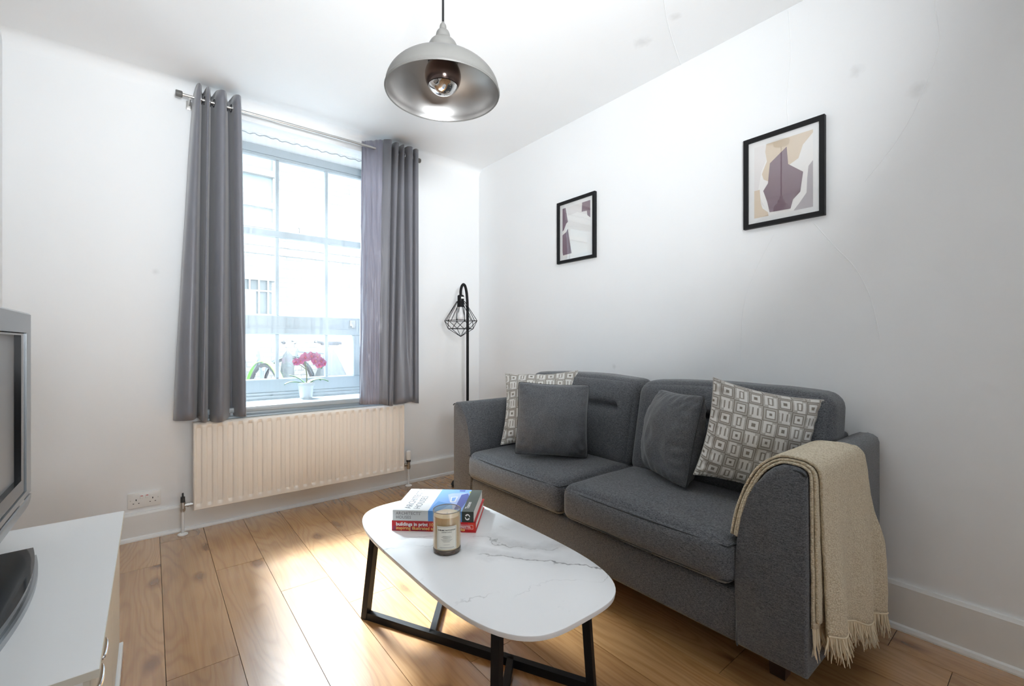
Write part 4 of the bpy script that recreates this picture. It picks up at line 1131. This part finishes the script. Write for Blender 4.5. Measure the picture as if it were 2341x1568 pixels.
def books():
    L, W, T = .314, .250, .037
    t = thing('book', 'thick red hardback book at the bottom of the pile on the table', 'book', tuple(BO + EX * L / 2 + EY * W / 2), 'books on the coffee table')
    bm = BM(); bbox(bm, 0, L, 0, W, 0, .003); bbox(bm, 0, L, 0, W, T - .003, T); bbox(bm, 0, L, -.001, .004, 0, T); build('cover', bm, K['red'], t)
    bm = BM(); bbox(bm, .004, L - .004, .004, W - .005, .003, T - .003); build('page_block', bm, M['pages'], t)
    for i, (a, b, c, d) in enumerate(((.004, .016, .0, .5), (.03, .06, .55, 1), (.10, .13, 0, .3), (.15, .19, .7, 1), (.24, .262, .0, .5), (.285, .312, .2, 1.0), (.07, .085, 0, .35))):
        sides('spine_print', a, b, .002 + c * (T - .004), .002 + d * (T - .004), K['darkred'] if i % 2 == 0 else K['orange'], t, .0013)
    up = Vector((0, 0, 1))
    put_text('spine_title', 'buildings in print', .0178, frame_matrix(bk(.016, -.0016, .0195), EX, up), M['paper'], t, bold=.0005)
    put_text('spine_subtitle', '100 influential &', .0165, frame_matrix(bk(.140, -.0016, .0195), EX, up), K['gold'], t, bold=.0003)
    put_text('spine_subtitle', 'inspiring illustrated architecture books', .0165, frame_matrix(bk(.016, -.0016, .0055), EX, up), K['gold'], t, bold=.0003)
    put_text('publisher_name', 'PRESTEL', .0105, frame_matrix(bk(.255, -.0016, .0165), EX, up), M['paper'], t, bold=.0002, spacing=1.1)
    bm = BM()
    for a, b, c, d in ((.250, .304, .0125, .0133), (.250, .304, .0265, .0273), (.250, .2508, .0125, .0273), (.3032, .304, .0125, .0273)): bbox(bm, a, b, -.0017, -.0012, c, d)
    build('publisher_box', bm, M['paper'], t)
    z0 = T + .0004; L2, W2, T2 = .303, .244, .038; u0 = .003
    t = thing('book', 'white and blue book of houses on top of the red one', 'book', tuple(bk(u0 + L2 / 2, W2 / 2, z0)), 'books on the coffee table')
    bm = BM(); bbox(bm, u0, u0 + L2, .002, W2, z0, z0 + .0012); bbox(bm, u0, u0 + L2, .002, W2, z0 + T2 - .0012, z0 + T2); bbox(bm, u0, u0 + L2, .0, .003, z0, z0 + T2); cv = build('cover', bm, K['white'], t)
    bm = BM(); bbox(bm, u0 + .001, u0 + L2 - .001, .003, W2 - .001, z0 + .0012, z0 + T2 - .0012); build('page_block', bm, M['pages'], t)
    ub, ug = u0 + .44 * L2, u0 + .855 * L2; zt = z0 + T2
    sides('spine_print', u0, ub, z0, zt, K['spine'], cv, .0004); sides('spine_print', ub, ug, z0, zt, K['blue'], cv); sides('spine_print', ug, u0 + L2, z0, zt, K['darkgreen'], cv)
    bpoly('cover_print', [(ub, 0), (ug, 0), (ug, W2), (ub, W2)], zt, K['sky'], cv); bpoly('cover_print', [(ug, 0), (u0 + L2, 0), (u0 + L2, W2), (ug, W2)], zt, K['green'], cv)
    q = lambda a, b: (lerp(ub, ug, a), b * W2)
    z1 = zt + .0003
    bpoly('printed_house', [q(.0, .0), q(.30, .0), q(.55, .30), q(.12, .42)], z1, K['blue'], cv); bpoly('printed_house', [q(.30, .74), q(.42, .80), q(.93, .84), q(1.0, .72), q(1.0, .5), q(.96, .12), q(.72, .02), q(.60, .3), q(.45, .45)], z1, K['pale'], cv)
    bpoly('printed_house', [q(.74, .74), q(.93, .82), q(1.0, .70), q(1.0, .46), q(.95, .14), q(.74, .05)], z1 + .0002, K['indigo'], cv)
    bpoly('printed_house', [q(.45, .62), q(.66, .65), q(.66, .40), q(.50, .38)], z1 + .0002, K['white'], cv); bpoly('printed_house', [q(.49, .59), q(.62, .61), q(.62, .43), q(.53, .42)], z1 + .0004, K['sky'], cv)
    bpoly('printed_house', [q(.60, .97), q(.80, .98), q(.80, .90), q(.62, .91)], z1, K['indigo'], cv); bpoly('printed_house', [q(.94, .90), q(1.0, .92), q(1.0, .8)], z1, K['yellow'], cv)
    put_text('cover_title', "ARCHITECTS'\nHOUSES", .037, frame_matrix(bk(u0 + .062, .018, zt + .0004), EY, -EX), M['grayink'], cv, spacing=1.02, line=.95, bold=-.0002)
    put_text('publisher_name', 'Thames', .022, frame_matrix(bk(u0 + L2 * .925, .03, zt + .0007), EY, -EX), M['paper'], cv, bold=.0003)
    put_text('spine_title', "ARCHITECTS'\nHOUSES", .0155, frame_matrix(bk(u0 + .012, -.0010, z0 + .0225), EX, Vector((0, 0, 1))), M['grayink'], cv, line=.95, spacing=1.03)
    # round emblem: a ring broken into two swirls
    bm = BM(); c = (u0 + .925 * L2, z0 + .019)
    for s in (0, pi):
        A = []; B = []
        for k in range(14):
            a = s + k * pi / 13 * .86; A.append((c[0] + .0095 * cos(a), c[1] + .0115 * sin(a))); B.append((c[0] + .0055 * cos(a) + .001 * cos(s), c[1] + .0068 * sin(a)))
        for k in range(13):
            vs = [bm.verts.new(bk(u, -.0012, z)) for u, z in (A[k], A[k + 1], B[k + 1], B[k])]; bm.faces.new(vs)
        tip = [bm.verts.new(bk(u, -.0012, z)) for u, z in (A[-1], B[-1], (c[0] - .0015 * cos(s), c[1] + .004 * cos(s)))]; bm.faces.new(tip)
    build('emblem', bm, M['paper'], cv)
books()

# ------------------------------------------------------------------ candle
def candle():
    x, y, z = .775, 1.312, TZ + .0003; R, Hh = .047, .138
    t = thing('scented_candle', 'cream scented candle in amber tumbler glass in front of the books', 'candle', (x, y, z))
    bm = BM(); lathe(bm, [(0, z + .001), (R - .006, z), (R - .001, z + .004), (R, z + .010), (R, z + Hh - .001), (R - .0015, z + Hh), (R - .003, z + Hh - .001), (R - .003, z + .016), (0, z + .014)], x, y, 64); g = build('tumbler', bm, M['candleglass'], t, True, 40)
    bm = BM(); torus(bm, (x, y, z + Hh), R - .0015, .0014, (0, 0, 1), 64, 8); build('rim', bm, plain('tumbler_rim', (.25, .21, .18), .12, spec=.8), g, True)
    bm = BM(); lathe(bm, [(0, z + .0015), (R - .007, z + .001), (R - .0015, z + .005), (R - .0006, z + .011), (R - .004, z + .0145), (0, z + .0135)], x, y, 48); build('glass_base', bm, plain('brown_glass_base', (.05, .025, .014), .08, spec=.8), g, True, 40)
    bm = BM(); lathe(bm, [(0, z + .0165), (R - .0036, z + .0165), (R - .0036, z + .122), (R - .006, z + .120), (0, z + .119)], x, y, 48); build('wax', bm, M['waxfill'], t, True, 40)
    bm = BM(); tube(bm, [(x, y, z + .117), (x + .001, y, z + .127)], .0012, 6); build('wick', bm, M['paper'], t)
    a0 = atan2(-y, -x) - .02       # towards the room
    def cyl(px, pz, r): a = a0 + px / R; return Vector((x + r * cos(a), y + r * sin(a), z + pz))
    def patch(name, w0, w1, z0, z1, r, mat, parent=None):
        bm = BM(); n = 16; P = [[cyl(lerp(w0, w1, i / n), q, r) for i in range(n + 1)] for q in (z0, z1)]
        grid(bm, P); return build(name, bm, mat, parent, True, 180)
    lb = patch('label', -.034, .034, .022, .098, R + .0004, plain('cream_label', (.78, .76, .68), .6), t)
    for w0, w1, z0, z1 in ((-.031, .031, .0945, .0950), (-.031, .031, .0250, .0255), (-.031, -.0305, .025, .095), (.0305, .031, .025, .095)): patch('label_border', w0, w1, z0, z1, R + .0007, M['grayink'], lb)
    def ctext(txt, size, zz, **k):
        me = text_mesh(txt, size, .00005, 'CENTER', **k)
        for v in me.vertices: v.co = cyl(v.co.x, zz + v.co.y, R + .0008 + v.co.z)
        me.materials.clear(); link_mesh('label_text', me, M['ink'], lb)
    ctext('SUBLIME PATCHOULI', .0062, .0835, bold=.00008); ctext('SCENTED CANDLE', .0040, .0775)
    for k, wd in enumerate((.013, .017, .012, .019, .015, .011)): patch('label_line', -wd, wd, .0655 - k * .0036, .0664 - k * .0036, R + .0007, M['grayink'], lb)
    patch('label_line', -.010, .010, .0385, .0391, R + .0007, M['grayink'], lb); patch('label_line', -.024, .024, .0285, .0297, R + .0007, M['grayink'], lb)
M['waxfill'] = plain('cream_wax_fill', (.80, .71, .58), .45, Subsurface_Weight=.3)
candle()

# ------------------------------------------------------------------ television cabinet
CX0, CX1, CY0, CY1, CTZ = LX + .022, -.074, 1.115, 2.108, .500
def cabinet():
    t = thing('tv_cabinet', 'low white cabinet with chrome handles under the television', 'cabinet', ((CX0 + CX1) / 2, (CY0 + CY1) / 2, 0))
    bm = BM(); box(bm, CX0, CX1, CY0, CY1, CTZ - .016, CTZ, .0012, 1); tp = build('top_panel', bm, M['cab'], t)
    bm = BM(); box(bm, CX0, CX1 - .0004, CY0 - .0008, CY0 + .0002, CTZ - .0155, CTZ - .0008); box(bm, CX1 - .0002, CX1 + .0008, CY0, CY1, CTZ - .0155, CTZ - .0008); build('edge_band', bm, M['cabedge'], tp)
    for y0, y1 in ((CY0 + .006, CY0 + .022), (CY1 - .022, CY1 - .006)):
        bm = BM(); box(bm, CX0, CX1 - .022, y0, y1, 0, CTZ - .016); build('side_panel', bm, M['cab'], t)
    bm = BM(); box(bm, CX0, CX0 + .006, CY0 + .022, CY1 - .022, .02, CTZ - .016); build('back_panel', bm, M['cab'], t)
    bm = BM(); box(bm, CX0 + .006, CX1 - .03, CY0 + .022, CY1 - .022, .05, .066); build('bottom_panel', bm, M['cab'], t)
    ym = (CY0 + CY1) / 2
    for z0, z1, o in ((.046, CTZ - .020, -.012), (.003, .040, -.002)):
        for y0, y1, yc in ((CY0 + .008, 1.213, 1.165), (1.217, ym + .10, 1.265), (ym + .104, CY1 - .008, 1.95)):
            bm = BM(); box(bm, CX1 - .030, CX1 + o, y0, y1, z0, z1, .0015, 1); d = build('drawer', bm, M['cabedge'] if o < -.005 else M['cab'], t)
            zc = z1 - .022
            if z0 < .02 or yc > 1.5: continue
            bm = BM(); tube(bm, catmull([(CX1 + o, yc - .044, zc), (CX1 + o + .010, yc - .036, zc), (CX1 + o + .013, yc, zc), (CX1 + o + .010, yc + .036, zc), (CX1 + o, yc + .044, zc)], 24), .004, 10); build('handle', bm, M['chrome'], d, True)
cabinet()

# ------------------------------------------------------------------ television
def television():
    xf, y0, y1, z0, z1 = -.285, .960, 1.990, .640, 1.186
    t = thing('television', 'flat television with silver frame and black stand at the left edge', 'television', (xf - .05, (y0 + y1) / 2, CTZ))
    bm = BM(); box(bm, xf - .095, xf - .02, y0 + .01, y1 - .01, z0 - .02, z1 - .01, .02, 3); build('rear_housing', bm, M['darkplastic'], t, True)
    def ring(name, a, b, fr, xa, xb, mat, parent=t):
        """a=(y0,y1,z0,z1) outer, fr=(side, top, bottom) widths"""
        bm = BM(); o = [(a[0], a[2]), (a[1], a[2]), (a[1], a[3]), (a[0], a[3])]; i = [(a[0] + fr[0], a[2] + fr[2]), (a[1] - fr[0], a[2] + fr[2]), (a[1] - fr[0], a[3] - fr[1]), (a[0] + fr[0], a[3] - fr[1])]
        rs = [[bm.verts.new((x, *p)) for p in q] for x, q in ((xa, o), (xb - .006, o), (xb, [(y + (.005 if y < 1.4 else -.005), z + (.005 if z < .9 else -.005)) for y, z in o]), (xb, i), (xb - .018, i))]
        for A, B in zip(rs, rs[1:]):
            for k in range(4): bm.faces.new((A[k], A[(k + 1) % 4], B[(k + 1) % 4], B[k]))
        return build(name, bm, mat, parent)
    fr = ring('frame', (y0, y1, z0, z1), None, (.066, .060, .020), xf - .045, xf, M['silver'])
    ring('inner_bezel', (y0 + .064, y1 - .064, z0 + .018, z1 - .058), None, (.052, .010, .045), xf - .03, xf - .003, M['blackgloss'])
    bm = BM(); box(bm, xf - .026, xf - .017, y0 + .11, y1 - .11, z0 + .06, z1 - .066); build('screen', bm, M['screen'], t)
    # curved chin below the frame
    bm = BM(); P = []
    for j in range(13):
        a = j / 12 * pi / 2; zz = z0 - .085 * sin(a); xx = xf - .004 - .075 * (1 - cos(a)); ins = .012 + .035 * (1 - cos(a))
        P.append([(xx, lerp(y0 + ins, y1 - ins, k / 16), zz) for k in range(17)])
    grid(bm, P); ch = build('speaker_chin', bm, M['silver'], t, True); md = ch.modifiers.new('t', 'SOLIDIFY'); md.thickness = .006
    bm = BM(); box(bm, xf - .02, xf + .0008, y1 - .16, y1 - .10, z0 - .012, z0 + .006, .002); build('maker_badge', bm, M['nickel'], ch)
    yc = (y0 + y1) / 2 + .005
    bm = BM(); box(bm, xf - .085, xf - .035, yc - .16, yc + .16, CTZ + .02, z0 - .03, .01); build('neck', bm, M['blackgloss'], t, True)
    # boat-shaped gloss base with a silver lip
    half = .300; n = 24
    front = [(xf + .034 + .030 * (1 - (2 * k / n - 1) ** 2), lerp(yc - half, yc + half, k / n)) for k in range(n + 1)]
    poly = front + [(xf - .05, yc + half - .005), (xf - .10, yc + half * .8), (xf - .10, yc - half * .8), (xf - .05, yc - half + .005)]
    bm = BM(); prism(bm, poly, 'z', CTZ + .014, CTZ + .036); build('base', bm, M['blackgloss'], t)
    lip = [(xx + .006, yy) for xx, yy in front] + poly[n + 1:]
    bm = BM(); prism(bm, lip, 'z', CTZ + .0002, CTZ + .0145); build('base_lip', bm, M['silver'], t)
television()
